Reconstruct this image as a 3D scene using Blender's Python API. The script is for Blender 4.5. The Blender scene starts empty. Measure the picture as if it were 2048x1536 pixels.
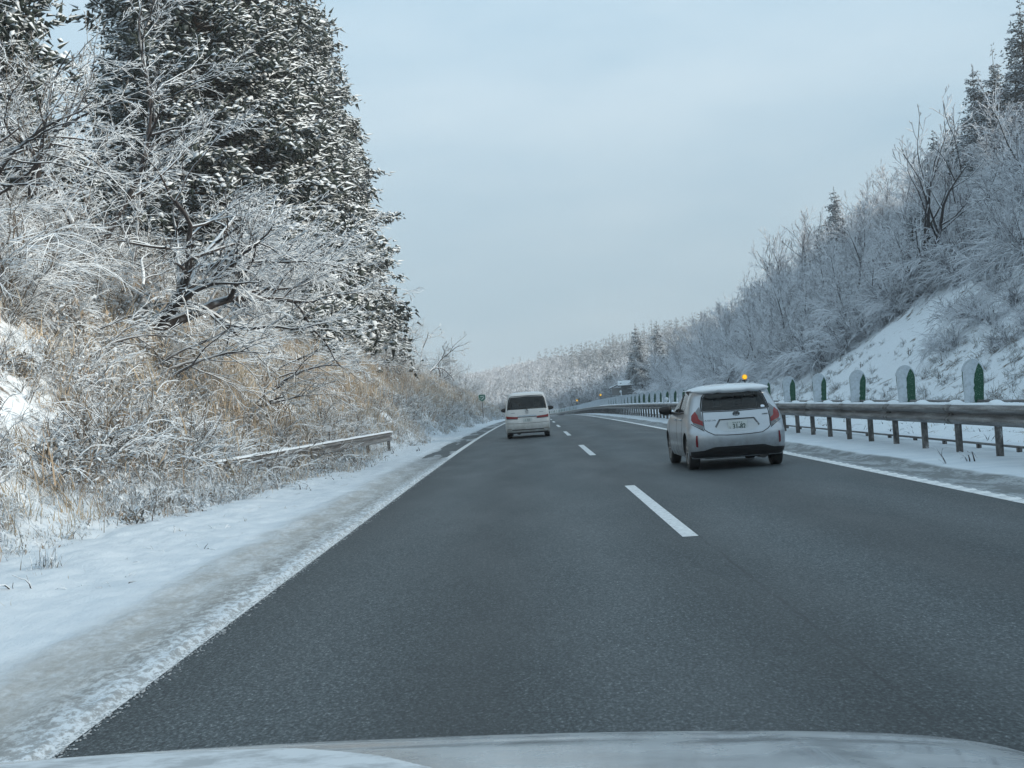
import bpy, bmesh, math, random
import numpy as np
from mathutils import Vector, Matrix, noise as mnoise
from mathutils.geometry import delaunay_2d_cdt
R = math.radians
scene = bpy.context.scene
COL = scene.collection

# ---------------------------------------------------------------- camera, world, sun, exposure
cam_d = bpy.data.cameras.new('camera')
cam = bpy.data.objects.new('camera', cam_d); COL.objects.link(cam); scene.camera = cam
cam_d.sensor_width = 36.0; cam_d.lens = 2860 / 2048 * 36.0
cam_d.clip_start = 0.1; cam_d.clip_end = 4000
YAW, PITCH, ROLL = R(0.477), R(0.635), R(3.9)
fwd = Vector((-math.sin(YAW) * math.cos(PITCH), math.cos(YAW) * math.cos(PITCH), math.sin(PITCH)))
r0 = fwd.cross(Vector((0, 0, 1))).normalized(); u0 = r0.cross(fwd).normalized()
RR = r0 * math.cos(ROLL) - u0 * math.sin(ROLL); UU = r0 * math.sin(ROLL) + u0 * math.cos(ROLL)
CAM_H = 1.385
cam.matrix_world = Matrix(((RR.x, UU.x, -fwd.x, 0), (RR.y, UU.y, -fwd.y, 0), (RR.z, UU.z, -fwd.z, CAM_H), (0, 0, 0, 1)))

SUN_EL, SUN_AZ = R(20.3), R(110)        # azimuth clockwise from +Y (the road's direction): from the right, slightly behind
w = bpy.data.worlds.new('World'); scene.world = w; w.use_nodes = True
nt = w.node_tree; nt.nodes.clear()
def N(t, typ, **kw):
    n = t.nodes.new(typ)
    for k, v in kw.items(): setattr(n, k, v)
    return n
out = N(nt, 'ShaderNodeOutputWorld'); bg = N(nt, 'ShaderNodeBackground'); sky = N(nt, 'ShaderNodeTexSky', sky_type='NISHITA')
sky.sun_disc = False; sky.sun_elevation = SUN_EL; sky.sun_rotation = SUN_AZ; sky.air_density = 1.0; sky.dust_density = 2.0
bg.inputs['Strength'].default_value = 0.1
tc = N(nt, 'ShaderNodeTexCoord'); mp = N(nt, 'ShaderNodeMapping'); mp.inputs['Scale'].default_value = (1.0, 1.0, 3.2)
nz = N(nt, 'ShaderNodeTexNoise'); nz.inputs['Scale'].default_value = 2.6; nz.inputs['Detail'].default_value = 5; nz.inputs['Roughness'].default_value = .5
cr = N(nt, 'ShaderNodeValToRGB')
cr.color_ramp.elements[0].position = .36; cr.color_ramp.elements[0].color = (.385, .56, .69, 1)
cr.color_ramp.elements[1].position = .66; cr.color_ramp.elements[1].color = (.56, .70, .795, 1)
sep = N(nt, 'ShaderNodeSeparateXYZ'); mr = N(nt, 'ShaderNodeMapRange')
mr.interpolation_type = 'SMOOTHSTEP'; mr.inputs['From Min'].default_value = 0.06; mr.inputs['From Max'].default_value = 0.30; mr.inputs['To Min'].default_value = 10.2; mr.inputs['To Max'].default_value = 12.6
sc_ = N(nt, 'ShaderNodeVectorMath', operation='SCALE'); mixs = N(nt, 'ShaderNodeMixRGB'); mixs.inputs[0].default_value = 0.86
L = nt.links.new
L(tc.outputs['Generated'], mp.inputs['Vector']); L(mp.outputs[0], nz.inputs['Vector']); L(nz.outputs['Fac'], cr.inputs[0])
L(tc.outputs['Generated'], sep.inputs[0]); L(sep.outputs['Z'], mr.inputs['Value'])
L(cr.outputs[0], sc_.inputs[0]); L(mr.outputs[0], sc_.inputs['Scale'])
L(sky.outputs[0], mixs.inputs[1]); L(sc_.outputs[0], mixs.inputs[2]); L(mixs.outputs[0], bg.inputs['Color']); L(bg.outputs[0], out.inputs['Surface'])
sd = bpy.data.lights.new('sun', 'SUN'); sd.energy = 4.4; sd.angle = R(7); sd.color = (1.0, .90, .76)
sun = bpy.data.objects.new('sun', sd); COL.objects.link(sun)
sdir = Vector((math.sin(SUN_AZ) * math.cos(SUN_EL), math.cos(SUN_AZ) * math.cos(SUN_EL), math.sin(SUN_EL)))
sun.rotation_euler = sdir.to_track_quat('Z', 'Y').to_euler(); sun.location = sdir * 60
scene.view_settings.view_transform = 'Standard'; scene.view_settings.look = 'None'
scene.view_settings.gamma = 1; scene.view_settings.exposure = 0.06; scene.view_settings.use_curve_mapping = False
scene.render.engine = 'CYCLES'
scene.cycles.max_bounces = 5; scene.cycles.transparent_max_bounces = 8; scene.cycles.diffuse_bounces = 2
scene.cycles.glossy_bounces = 2; scene.cycles.transmission_bounces = 3; scene.cycles.volume_bounces = 0

# ---------------------------------------------------------------- helpers
rng = np.random.default_rng(7)
random.seed(7)
def interp(tab):
    xs = np.array([a for a, b in tab], float); ys = np.array([b for a, b in tab], float)
    m = np.zeros_like(ys); d = np.diff(ys) / np.diff(xs)
    m[1:-1] = (d[1:] + d[:-1]) / 2; m[0] = d[0]; m[-1] = d[-1]
    def f(y):
        y = np.asarray(y, float); yc = np.clip(y, xs[0], xs[-1])
        i = np.clip(np.searchsorted(xs, yc, side='right') - 1, 0, len(xs) - 2)
        h = xs[i + 1] - xs[i]; t = (yc - xs[i]) / h
        v = (2*t**3 - 3*t**2 + 1) * ys[i] + (t**3 - 2*t**2 + t) * h * m[i] + (-2*t**3 + 3*t**2) * ys[i + 1] + (t**3 - t**2) * h * m[i + 1]
        return v + (y - yc) * np.where(y > xs[-1], m[-1], m[0])
    return f
road_off = interp([(0, 0), (30, .04), (60, .15), (100, .42), (150, .9), (200, 1.4), (240, 1.1), (300, -2), (350, -7), (400, -14), (450, -23), (520, -39), (640, -75)])
road_z = interp([(0, 0), (30, -.029), (60, -.115), (100, -.32), (150, -.72), (200, -1.28), (250, -2.0), (300, -2.88), (350, -3.8), (420, -4.9), (500, -5.6), (640, -6.0)])
def W3(s, y, h=0.0):
    """road frame: s metres right of the centre of view's lane datum, y along, h above the road"""
    return Vector((s + float(road_off(y)), y, h + float(road_z(y))))

def smooth(a, b, x):
    t = np.clip((np.asarray(x, float) - a) / (b - a), 0, 1); return t * t * (3 - 2 * t)

_NT = np.random.default_rng(3).random((256, 256))
def vn(x, y):
    xi = np.floor(x).astype(int); yi = np.floor(y).astype(int); fx = x - xi; fy = y - yi
    fx = fx * fx * (3 - 2 * fx); fy = fy * fy * (3 - 2 * fy)
    a = _NT[xi & 255, yi & 255]; b = _NT[(xi + 1) & 255, yi & 255]; c = _NT[xi & 255, (yi + 1) & 255]; d = _NT[(xi + 1) & 255, (yi + 1) & 255]
    return a + (b - a) * fx + (c - a) * fy + (a - b - c + d) * fx * fy
def fbm(x, y, o=4):
    x = np.asarray(x, float); y = np.asarray(y, float); v = 0; a = .5
    for k in range(o):
        v = v + a * (vn(x, y) - .5); x = x * 2.03 + 17.1; y = y * 2.03 + 5.7; a *= .5
    return v

def tag(o, label=None, cat=None, group=None, kind=None):
    if label: o['label'] = label
    if cat: o['category'] = cat
    if group: o['group'] = group
    if kind: o['kind'] = kind
    return o
def empty(name, loc=(0, 0, 0), rz=0.0, **kw):
    o = bpy.data.objects.new(name, None); COL.objects.link(o); o.location = loc; o.rotation_euler = (0, 0, rz); o.empty_display_size = .2
    return tag(o, **kw)
def link(name, me, parent=None, **kw):
    o = bpy.data.objects.new(name, me); COL.objects.link(o)
    if parent: o.parent = parent
    return tag(o, **kw)
def copy_tree(o, parent=None):
    c = o.copy(); COL.objects.link(c)
    if parent: c.parent = parent
    for ch in KIDS.get(o.name, []): copy_tree(ch, c)
    return c
KIDS = {}
def reg(root):
    for o in scene.objects:
        if o.parent is not None: KIDS.setdefault(o.parent.name, [])
    for o in scene.objects:
        if o.parent is not None and o not in KIDS[o.parent.name]: KIDS[o.parent.name].append(o)

def np_mesh(name, V, F, mats, mi=None, smoothf=False, uv=None):
    """V (n,3), F (m,k) uniform faces (k=3 or 4) or list of lists"""
    me = bpy.data.meshes.new(name)
    V = np.asarray(V, np.float32)
    if isinstance(F, np.ndarray):
        m, k = F.shape
        me.vertices.add(len(V)); me.vertices.foreach_set('co', V.ravel())
        me.loops.add(m * k); me.loops.foreach_set('vertex_index', F.astype(np.int32).ravel())
        me.polygons.add(m); me.polygons.foreach_set('loop_start', np.arange(0, m * k, k, dtype=np.int32))
        me.polygons.foreach_set('loop_total', np.full(m, k, np.int32))
    else:
        me.from_pydata([tuple(map(float, v)) for v in V], [], F)
    if not isinstance(mats, (list, tuple)): mats = [mats]
    for m_ in mats: me.materials.append(m_)
    if mi is not None: me.polygons.foreach_set('material_index', np.asarray(mi, np.int32))
    if uv is not None:
        l = me.uv_layers.new(name='UVMap'); vi = np.zeros(len(me.loops), np.int32); me.loops.foreach_get('vertex_index', vi)
        l.data.foreach_set('uv', np.asarray(uv, np.float32)[vi].ravel())
    me.update(calc_edges=True); me.validate()
    if smoothf: me.polygons.foreach_set('use_smooth', np.ones(len(me.polygons), bool))
    return me

class MB:
    """collects simple solids into ONE mesh"""
    def __init__(s): s.v = []; s.f = []; s.m = []
    def add(s, vs, fs, m=0):
        n = len(s.v); s.v += [tuple(v) for v in vs]; s.f += [[i + n for i in f] for f in fs]; s.m += [m] * len(fs); return s
    def box(s, c, d, m=0, rot=None):
        vs = [Vector((sx * d[0] / 2, sy * d[1] / 2, sz * d[2] / 2)) for sx in (-1, 1) for sy in (-1, 1) for sz in (-1, 1)]
        if rot is not None: vs = [rot @ v for v in vs]
        vs = [v + Vector(c) for v in vs]
        return s.add(vs, [(0, 1, 3, 2), (4, 6, 7, 5), (0, 4, 5, 1), (2, 3, 7, 6), (0, 2, 6, 4), (1, 5, 7, 3)], m)
    def tube(s, pts, rad, n=6, m=0, cap=True):
        pts = [Vector(p) for p in pts]; rad = rad if isinstance(rad, (list, tuple)) else [rad] * len(pts)
        vs = []; fs = []
        for i, p in enumerate(pts):
            d = (pts[min(i + 1, len(pts) - 1)] - pts[max(i - 1, 0)]).normalized()
            a = d.orthogonal().normalized() if i == 0 else (a - d * a.dot(d)).normalized()
            b = d.cross(a)
            for k in range(n):
                t = 2 * math.pi * k / n; vs.append(p + (a * math.cos(t) + b * math.sin(t)) * rad[i])
        for i in range(len(pts) - 1):
            for k in range(n): fs.append((i * n + k, i * n + (k + 1) % n, (i + 1) * n + (k + 1) % n, (i + 1) * n + k))
        if cap: fs.append(tuple(range(n))[::-1]); fs.append(tuple((len(pts) - 1) * n + k for k in range(n)))
        return s.add(vs, fs, m)
    def prism(s, poly, y0, y1, axis='y', m=0):
        n = len(poly); vs = []
        for y in (y0, y1):
            for (a, b) in poly: vs.append((a, y, b) if axis == 'y' else ((y, a, b) if axis == 'x' else (a, b, y)))
        fs = [tuple(range(n)), tuple(range(2 * n - 1, n - 1, -1))] + [(i, n + i, n + (i + 1) % n, (i + 1) % n) for i in range(n)]
        return s.add(vs, fs, m)
    def mesh(s, name, mats, sm=False, bevel=0, seg=2, auto=None):
        me = bpy.data.meshes.new(name); me.from_pydata(s.v, [], s.f)
        for m_ in (mats if isinstance(mats, (list, tuple)) else [mats]): me.materials.append(m_)
        me.polygons.foreach_set('material_index', np.array(s.m, np.int32))
        bm = bmesh.new(); bm.from_mesh(me); bmesh.ops.recalc_face_normals(bm, faces=bm.faces)
        if bevel: bmesh.ops.bevel(bm, geom=[e for e in bm.edges if len(e.link_faces) == 2 and e.calc_face_angle(0) > .5], offset=bevel, segments=seg, affect='EDGES', profile=.6)
        if auto is not None:
            for e in bm.edges: e.smooth = not (len(e.link_faces) == 2 and e.calc_face_angle(0) > auto)
        bm.to_mesh(me); bm.free()
        if sm or auto is not None: me.polygons.foreach_set('use_smooth', np.ones(len(me.polygons), bool))
        me.update(); return me

# ---------------------------------------------------------------- materials
def mat(name, color=(.5, .5, .5), rough=.6, metal=0.0, spec=.5, coat=0.0, emit=None, es=0):
    m = bpy.data.materials.new(name); m.use_nodes = True; b = m.node_tree.nodes['Principled BSDF']
    b.inputs['Base Color'].default_value = (*color, 1); b.inputs['Roughness'].default_value = rough; b.inputs['Metallic'].default_value = metal
    b.inputs['Specular IOR Level'].default_value = spec; b.inputs['Coat Weight'].default_value = coat; b.inputs['Coat Roughness'].default_value = .08
    if emit: b.inputs['Emission Color'].default_value = (*emit, 1); b.inputs['Emission Strength'].default_value = es
    m['b'] = 1
    return m
def BS(m): return m.node_tree.nodes['Principled BSDF']
def T(m): return m.node_tree
def noise(t, scale, detail=4, rough=.5, vec=None, coord='Object', mscale=None, seed=0):
    n = N(t, 'ShaderNodeTexNoise'); n.inputs['Scale'].default_value = scale; n.inputs['Detail'].default_value = detail; n.inputs['Roughness'].default_value = rough
    if vec is None:
        c = N(t, 'ShaderNodeTexCoord'); vec = c.outputs[coord]
    if mscale:
        mpp = N(t, 'ShaderNodeMapping'); mpp.inputs['Scale'].default_value = mscale; mpp.inputs['Location'].default_value = (seed, seed * .7, 0); t.links.new(vec, mpp.inputs[0]); vec = mpp.outputs[0]
    t.links.new(vec, n.inputs['Vector']); return n.outputs['Fac']
def ramp(t, fac, stops):
    r = N(t, 'ShaderNodeValToRGB'); e = r.color_ramp.elements
    while len(e) < len(stops): e.new(.5)
    for i, (p, c) in enumerate(stops): e[i].position = p; e[i].color = (*c, 1) if len(c) == 3 else c
    t.links.new(fac, r.inputs[0]); return r.outputs[0]
def mr_(t, v, a, b, c=0, d=1, interp_='SMOOTHSTEP'):
    n = N(t, 'ShaderNodeMapRange', interpolation_type=interp_); n.inputs['From Min'].default_value = a; n.inputs['From Max'].default_value = b
    n.inputs['To Min'].default_value = c; n.inputs['To Max'].default_value = d; t.links.new(v, n.inputs['Value']); return n.outputs[0]
def mth(t, op, a, b=None, clamp=False):
    n = N(t, 'ShaderNodeMath', operation=op); n.use_clamp = clamp
    for i, v in enumerate((a, b)):
        if v is None: continue
        if isinstance(v, (int, float)): n.inputs[i].default_value = v
        else: t.links.new(v, n.inputs[i])
    return n.outputs[0]
def mixc(t, fac, a, b):
    n = N(t, 'ShaderNodeMixRGB')
    for i, v in enumerate((fac, a, b)):
        if isinstance(v, (int, float)): n.inputs[i].default_value = v
        elif isinstance(v, tuple): n.inputs[i].default_value = (*v, 1)
        else: t.links.new(v, n.inputs[i])
    return n.outputs[0]
def bump(m, fac, strength=.3, dist=.02):
    t = T(m); b = N(t, 'ShaderNodeBump'); b.inputs['Strength'].default_value = strength; b.inputs['Distance'].default_value = dist
    t.links.new(fac, b.inputs['Height']); t.links.new(b.outputs[0], BS(m).inputs['Normal'])
def setc(m, c, key='Base Color'): T(m).links.new(c, BS(m).inputs[key])

SNOW = (.71, .765, .81)
def snowy(name, base, rough=.8, lo=.15, hi=.5, nscale=3.0, namp=.5, twosided=False, vary=None, snow=SNOW, dust=0.0):
    """base colour with snow lying on the upward faces"""
    m = mat(name, rough=rough, spec=.2); t = T(m)
    g = N(t, 'ShaderNodeNewGeometry'); s = N(t, 'ShaderNodeSeparateXYZ'); t.links.new(g.outputs['True Normal'], s.inputs[0])
    z = s.outputs['Z']
    if twosided: z = mth(t, 'ABSOLUTE', z)
    n = noise(t, nscale, 2, vec=g.outputs['Position'])
    z = mth(t, 'ADD', z, mth(t, 'MULTIPLY', mth(t, 'SUBTRACT', n, .5), namp * 2))
    f = mr_(t, z, lo, hi)
    if dust: f = mth(t, 'MAXIMUM', f, dust)
    c = base
    if vary:
        oi = N(t, 'ShaderNodeObjectInfo')
        big = noise(t, .22, 3, vec=g.outputs['Position'])
        k = mth(t, 'ADD', mth(t, 'MULTIPLY', oi.outputs['Random'], .55), mth(t, 'MULTIPLY', mr_(t, big, .3, .7), .5))
        c = ramp(t, k, vary)
    setc(m, mixc(t, f, c, snow)); return m

M = {}
M['snow'] = mat('snow', SNOW, .75, spec=.15)
_t = T(M['snow']); _n = noise(_t, 6, 4, coord='Object'); bump(M['snow'], _n, .25, .03)
M['bark'] = snowy('snowy_bark', (.045, .04, .04), lo=-.05, hi=.35, namp=.35)
M['twig'] = snowy('frosted_twig', (.15, .125, .10), lo=-.15, hi=.4, namp=.45)
M['twig_hero'] = snowy('snow_lined_twig', (.10, .095, .095), lo=-.35, hi=.2, namp=.4)
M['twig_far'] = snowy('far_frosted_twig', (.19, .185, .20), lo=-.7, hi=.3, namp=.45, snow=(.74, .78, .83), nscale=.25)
M['needle'] = snowy('dark_needles', (.026, .038, .032), lo=.38, hi=.75, namp=.35, nscale=1.6)
M['needle_snow'] = snowy('snow_laden_needles', (.05, .065, .058), lo=-.35, hi=.3, namp=.6, nscale=2.2)
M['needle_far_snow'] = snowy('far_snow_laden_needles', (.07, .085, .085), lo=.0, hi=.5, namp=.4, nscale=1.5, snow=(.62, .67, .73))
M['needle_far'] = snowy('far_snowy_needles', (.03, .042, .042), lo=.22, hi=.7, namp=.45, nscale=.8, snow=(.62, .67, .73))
M['trunk'] = snowy('conifer_bark', (.06, .045, .035), lo=.3, hi=.7)
M['dry'] = snowy('dry_grass', (.3, .22, .13), twosided=True, lo=.58, hi=.86, namp=.42, nscale=5, dust=.09,
                 vary=[(0, (.13, .085, .05)), (.35, (.31, .22, .13)), (.7, (.43, .335, .21)), (1, (.47, .41, .31))])
M['leaf'] = snowy('withered_leaf', (.2, .15, .1), twosided=True, lo=.5, hi=.8, namp=.5, nscale=4, dust=.06,
                  vary=[(0, (.06, .055, .045)), (.4, (.16, .125, .085)), (.75, (.27, .20, .13)), (1, (.34, .29, .21))])
M['weed'] = snowy('frosted_weed', (.2, .15, .1), twosided=True, lo=.25, hi=.6, namp=.4, nscale=6, dust=.15,
                  vary=[(0, (.10, .09, .08)), (.5, (.20, .17, .135)), (1, (.30, .27, .22))])
# ---------------------------------------------------------------- terrain
def toe(y): return 4.3 + 1.3 * (1 - smooth(13, 27, y)) + .35 * np.sin(np.asarray(y) * .31) * smooth(18, 30, y)
far_prof = interp([(-160, 3), (-60, 5), (-25, 7.5), (6, 11.5), (38, 15), (77, 23), (150, 36), (260, 44)])
amp_y = interp([(0, 1), (150, 1), (230, .95), (270, .72), (310, .50), (360, .42), (430, .36), (520, .3), (640, .3)])
def Hrel(s, y):
    s = np.asarray(s, float); y = np.asarray(y, float)
    a = -s - toe(y) - 1.0 * np.exp(-((y - 35) / 9.5) ** 2)
    left = .02 + np.where(a > 0, .9 * a - .35 * (1 - np.exp(-a / .45)), 0)
    left = np.where(a > 6.2, .02 + .9 * 6.2 - .35 + .42 * (a - 6.2), left)
    left = np.where(a > 28, .9 * 6.2 + .42 * 21.8 - .33 + .05 * (a - 28), left)
    left = left * (1 - .25 * smooth(90, 200, y)) + smooth(0, 2, a) * (.9 * fbm(s * .35, y * .22) + .35 * fbm(s * 1.3, y * 1.1, 3))
    b = s - 18.0
    right = .06 + .16 * smooth(8.2, 8.7, s) * (1 - smooth(17.5, 18.2, s)) * 0 + 1.1 * smooth(0, 2.6, b)
    slope = .72 * np.clip(s - 20.6, 0, None)
    crest = 28.5 + 2.5 * np.sin(y * .045)
    slope = np.where(s - 20.6 > crest, .72 * crest + .12 * (s - 20.6 - crest), slope)
    right = right + slope * amp_y(y) + smooth(20, 26, s) * (2.2 * fbm(s * .09, y * .07) + .9 * fbm(s * .5, y * .33, 3))
    mid = -.25
    h = np.where(s < -2.6, left, np.where(s > 5.3, right, mid))
    return h
def HZ(s, y):
    """absolute ground height at road-frame (s, y)"""
    s = np.asarray(s, float); y = np.asarray(y, float); x = s + road_off(y)
    z = road_z(y) + Hrel(s, y)
    k = smooth(440, 640, y)
    zf = -6 + (far_prof(x) + 6 + 3 * fbm(x * .012, y * .012)) * k - .05 * np.clip(y - 690, 0, None)
    return np.where(y > 440, z * (1 - k) + zf * k, z)
def G(s, y, up=0.0): return Vector((s + float(road_off(y)), y, float(HZ(s, y)) + up))

def axis(segs):
    o = []
    for a, b, d in segs: o += list(np.arange(a, b, d))
    return np.array(o + [segs[-1][1]])
def grid_mesh(name, ss, ys, zf, mats, off=True, smoothf=True):
    S, Y = np.meshgrid(ss, ys); X = S + (road_off(Y) if off else 0); Z = zf(S, Y)
    V = np.stack([X, Y, Z], -1).reshape(-1, 3); n = len(ss); m = len(ys)
    i = np.arange(n * m).reshape(m, n)
    F = np.stack([i[:-1, :-1], i[:-1, 1:], i[1:, 1:], i[1:, :-1]], -1).reshape(-1, 4)
    return np_mesh(name, V, F, mats, smoothf=smoothf, uv=np.stack([S, Y], -1).reshape(-1, 2))

# snow-covered hillside ground
m = M['ground'] = mat('snow_over_earth', (.7, .7, .7), .8, spec=.15); t = T(m)
g_ = N(t, 'ShaderNodeNewGeometry'); n1 = noise(t, 1.6, 6, .65, vec=g_.outputs['Position']); n2 = noise(t, .25, 3, vec=g_.outputs['Position'])
uvn = N(t, 'ShaderNodeUVMap'); su = N(t, 'ShaderNodeSeparateXYZ'); t.links.new(uvn.outputs[0], su.inputs[0])
lefth = mr_(t, su.outputs['X'], -4.6, -6.2)
righth = mr_(t, su.outputs['X'], 22, 27)
k = mth(t, 'ADD', mth(t, 'MULTIPLY', n1, .8), mth(t, 'MULTIPLY', n2, .45))
k = mth(t, 'ADD', k, mth(t, 'ADD', mth(t, 'MULTIPLY', lefth, .06), mth(t, 'MULTIPLY', righth, .0)))
bare = mr_(t, k, .70, .80)
earth = ramp(t, noise(t, 5, 4, vec=g_.outputs['Position']), [(.3, (.05, .04, .032)), (.7, (.17, .135, .10))])
setc(m, mixc(t, bare, SNOW, earth)); bump(m, noise(t, 4, 5, vec=g_.outputs['Position']), .4, .12)

ss = axis([(-75, -30, 3), (-30, -12, .8), (-12, -4, .25), (-4, -2.55, .29), (-2.55, 5.25, 1.95), (5.25, 17, .8), (17, 60, .8), (60, 230, 8)])
ys = axis([(-70, -14, 7), (-14, 8, 2), (8, 60, .4), (60, 150, 1.0), (150, 330, 2.5), (330, 820, 7)])
def HZm(S, Y):
    d = ((S > -5.9) & (S < -2.7) & (Y < 328)) * .30 + ((S > 5.27) & (S < 8.9) & (Y < 415)) * .30
    return HZ(S, Y) - d
tag(link('snowy_ground', grid_mesh('snowy_ground', ss, ys, HZm, M['ground'])), kind='structure')
# and round everything, out to the horizon
#pl = np_mesh('plain', [(-3500, -600, -9), (3500, -600, -9), (3500, 3500, -9), (-3500, 3500, -9)], np.array([[0, 1, 2, 3]]), M['snow'])


# ---------------------------------------------------------------- road
m = M['asphalt'] = mat('damp_asphalt', rough=.62, spec=.35); t = T(m)
g_ = N(t, 'ShaderNodeNewGeometry'); P_ = g_.outputs['Position']
uvn = N(t, 'ShaderNodeUVMap'); su = N(t, 'ShaderNodeSeparateXYZ'); t.links.new(uvn.outputs[0], su.inputs[0])
gr = noise(t, 52, 5, .8, vec=P_, mscale=(1.2, .55, 1)); gr2 = noise(t, 110, 2, .6, vec=P_)
big = noise(t, .5, 4, .55, vec=P_, mscale=(1.0, .12, 1)); big2 = noise(t, 1.3, 3, .5, vec=P_, mscale=(1, .2, 1))
wp = mth(t, 'COSINE', mth(t, 'MULTIPLY', mth(t, 'SUBTRACT', su.outputs['X'], -0.37), 2 * math.pi / 1.75))       # worn wheel paths of both lanes
base = ramp(t, gr, [(.34, (.011, .014, .017)), (.49, (.038, .048, .053)), (.60, (.088, .104, .111)), (.70, (.29, .32, .33))])
tone = mth(t, 'ADD', mth(t, 'MULTIPLY', big, 1.1), mth(t, 'ADD', mth(t, 'MULTIPLY', wp, -.12), mth(t, 'MULTIPLY', big2, .35)))
tone = mr_(t, tone, .40, 1.0, .60, 1.55, 'LINEAR')
vm = N(t, 'ShaderNodeVectorMath', operation='SCALE'); t.links.new(base, vm.inputs[0]); t.links.new(tone, vm.inputs['Scale'])
# sealed paving joint running beside the lane dashes
jd = mth(t, 'ABSOLUTE', mth(t, 'SUBTRACT', mth(t, 'ADD', su.outputs['X'], mth(t, 'MULTIPLY', mth(t, 'SUBTRACT', noise(t, .9, 4, .7, vec=P_), .5), .10)), 1.53))
jf = mth(t, 'MULTIPLY', mr_(t, jd, .018, .006), mr_(t, noise(t, 3.1, 3, vec=P_), .38, .58, .10, .65))
setc(m, mixc(t, jf, vm.outputs[0], (.015, .017, .02)))
setc(m, mr_(t, mth(t, 'ADD', mth(t, 'MULTIPLY', big2, .5), mth(t, 'MULTIPLY', big, .5)), .38, .62, .52, .70, 'LINEAR'), 'Roughness')
bump(m, mth(t, 'ADD', gr, mth(t, 'MULTIPLY', gr2, .4)), .55, .012)
rz = lambda S, Y: road_z(Y) + 0 * S
ys = axis([(-12, 60, 2), (60, 600, 5)])
tag(link('road', grid_mesh('road', axis([(-3.6, 6.3, .9)]), ys, rz, M['asphalt'])), kind='structure')

m = M['paint'] = mat('road_paint', (.74, .76, .76), .55, spec=.3); t = T(m); g_ = N(t, 'ShaderNodeNewGeometry')
wn = noise(t, 16, 5, .7, vec=g_.outputs['Position']); setc(m, ramp(t, wn, [(.30, (.16, .17, .175)), (.40, (.58, .60, .61)), (.6, (.78, .80, .81))]))
bump(m, wn, .3, .01)
def line_mesh(name, s0, s1, y0, y1, dz=.004, step=4, mt=None):
    ys = np.append(np.arange(y0, y1, step), y1)
    return grid_mesh(name, np.array([s0, s1]), ys, lambda S, Y: road_z(Y) + dz + 0 * S, mt or M['paint'])
# right edge line with raised rumble bars
el = tag(link('edge_line_near_median', line_mesh('edge_line', 4.92, 5.10, -10, 560)), kind='structure')
m = M['bars'] = mat('rumble_bar_paint', (.82, .83, .83), .5)
mb = MB()
for y in np.arange(8, 90, .5):
    c = W3(5.01, y); vs = []
    for (a, b, h) in ((-.085, -.10, .005), (.085, -.02, .005), (.085, .16, .005), (-.085, .08, .005), (-.075, -.06, .014), (.075, .02, .014), (.075, .12, .014), (-.075, .04, .014)): vs.append(c + Vector((a, b, h)))
    mb.add(vs, [(0, 1, 5, 4), (1, 2, 6, 5), (2, 3, 7, 6), (3, 0, 4, 7), (4, 5, 6, 7)])
tag(link('rumble_bars', mb.mesh('rumble_bars', M['bars']), el), kind='stuff')
tag(link('edge_line_by_left_shoulder', line_mesh('edge_line', -2.28, -2.12, 2, 560)), kind='structure')
ln = empty('lane_line', kind='structure')
for k in range(0, 26):
    y0 = 13.45 + 20 * k
    link('dash' if k == 0 else 'dash.%03d' % k, line_mesh('dash', 1.375, 1.525, y0, y0 + 8), ln)
for k, y0 in enumerate((-6.55,)): link('dash.026', line_mesh('dash', 1.375, 1.525, y0, y0 + 8), ln)

# ---------------------------------------------------------------- snow and slush beside the lanes
m = M['slush'] = mat('roadside_snow', SNOW, .7, spec=.25); t = T(m); g_ = N(t, 'ShaderNodeNewGeometry'); P_ = g_.outputs['Position']
uvn = N(t, 'ShaderNodeUVMap'); su = N(t, 'ShaderNodeSeparateXYZ'); t.links.new(uvn.outputs[0], su.inputs[0]); S_ = su.outputs['X']; Y_ = su.outputs['Y']
ns = noise(t, 1.1, 5, .6, vec=P_, mscale=(1, .35, 1)); nf = noise(t, 20, 5, .75, vec=P_, mscale=(1, .5, 1)); nm = noise(t, 3.2, 4, .7, vec=P_, mscale=(1, .3, 1))
sj = mth(t, 'ADD', S_, mth(t, 'MULTIPLY', mth(t, 'SUBTRACT', ns, .5), .55))
dirty = mth(t, 'MULTIPLY', mr_(t, sj, -3.30, -2.75), mr_(t, S_, -2.22, -2.42))            # gritty band left of the edge line
dirty = mth(t, 'MULTIPLY', dirty, mr_(t, mth(t, 'ADD', mth(t, 'MULTIPLY', nf, .6), mth(t, 'MULTIPLY', nm, .6)), .42, .75, .35, 1.0))
clean = ramp(t, noise(t, 2.0, 4, vec=P_), [(.3, (.58, .65, .71)), (.7, (.70, .755, .80))])
wetf = mr_(t, Y_, 24, 42)                                                                    # further on the band is bare wet asphalt
grit = mixc(t, wetf, (.34, .345, .335), (.16, .17, .175))
c1 = mixc(t, dirty, clean, grit)
# worn and scraped patches in the clean snow
tr = noise(t, 1.0, 5, .65, vec=P_, mscale=(2.4, .5, 1), seed=3)
c2 = mixc(t, mth(t, 'MULTIPLY', mr_(t, tr, .63, .70), mth(t, 'MULTIPLY', mr_(t, nf, .4, .6), .55)), c1, (.33, .33, .31))
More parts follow.
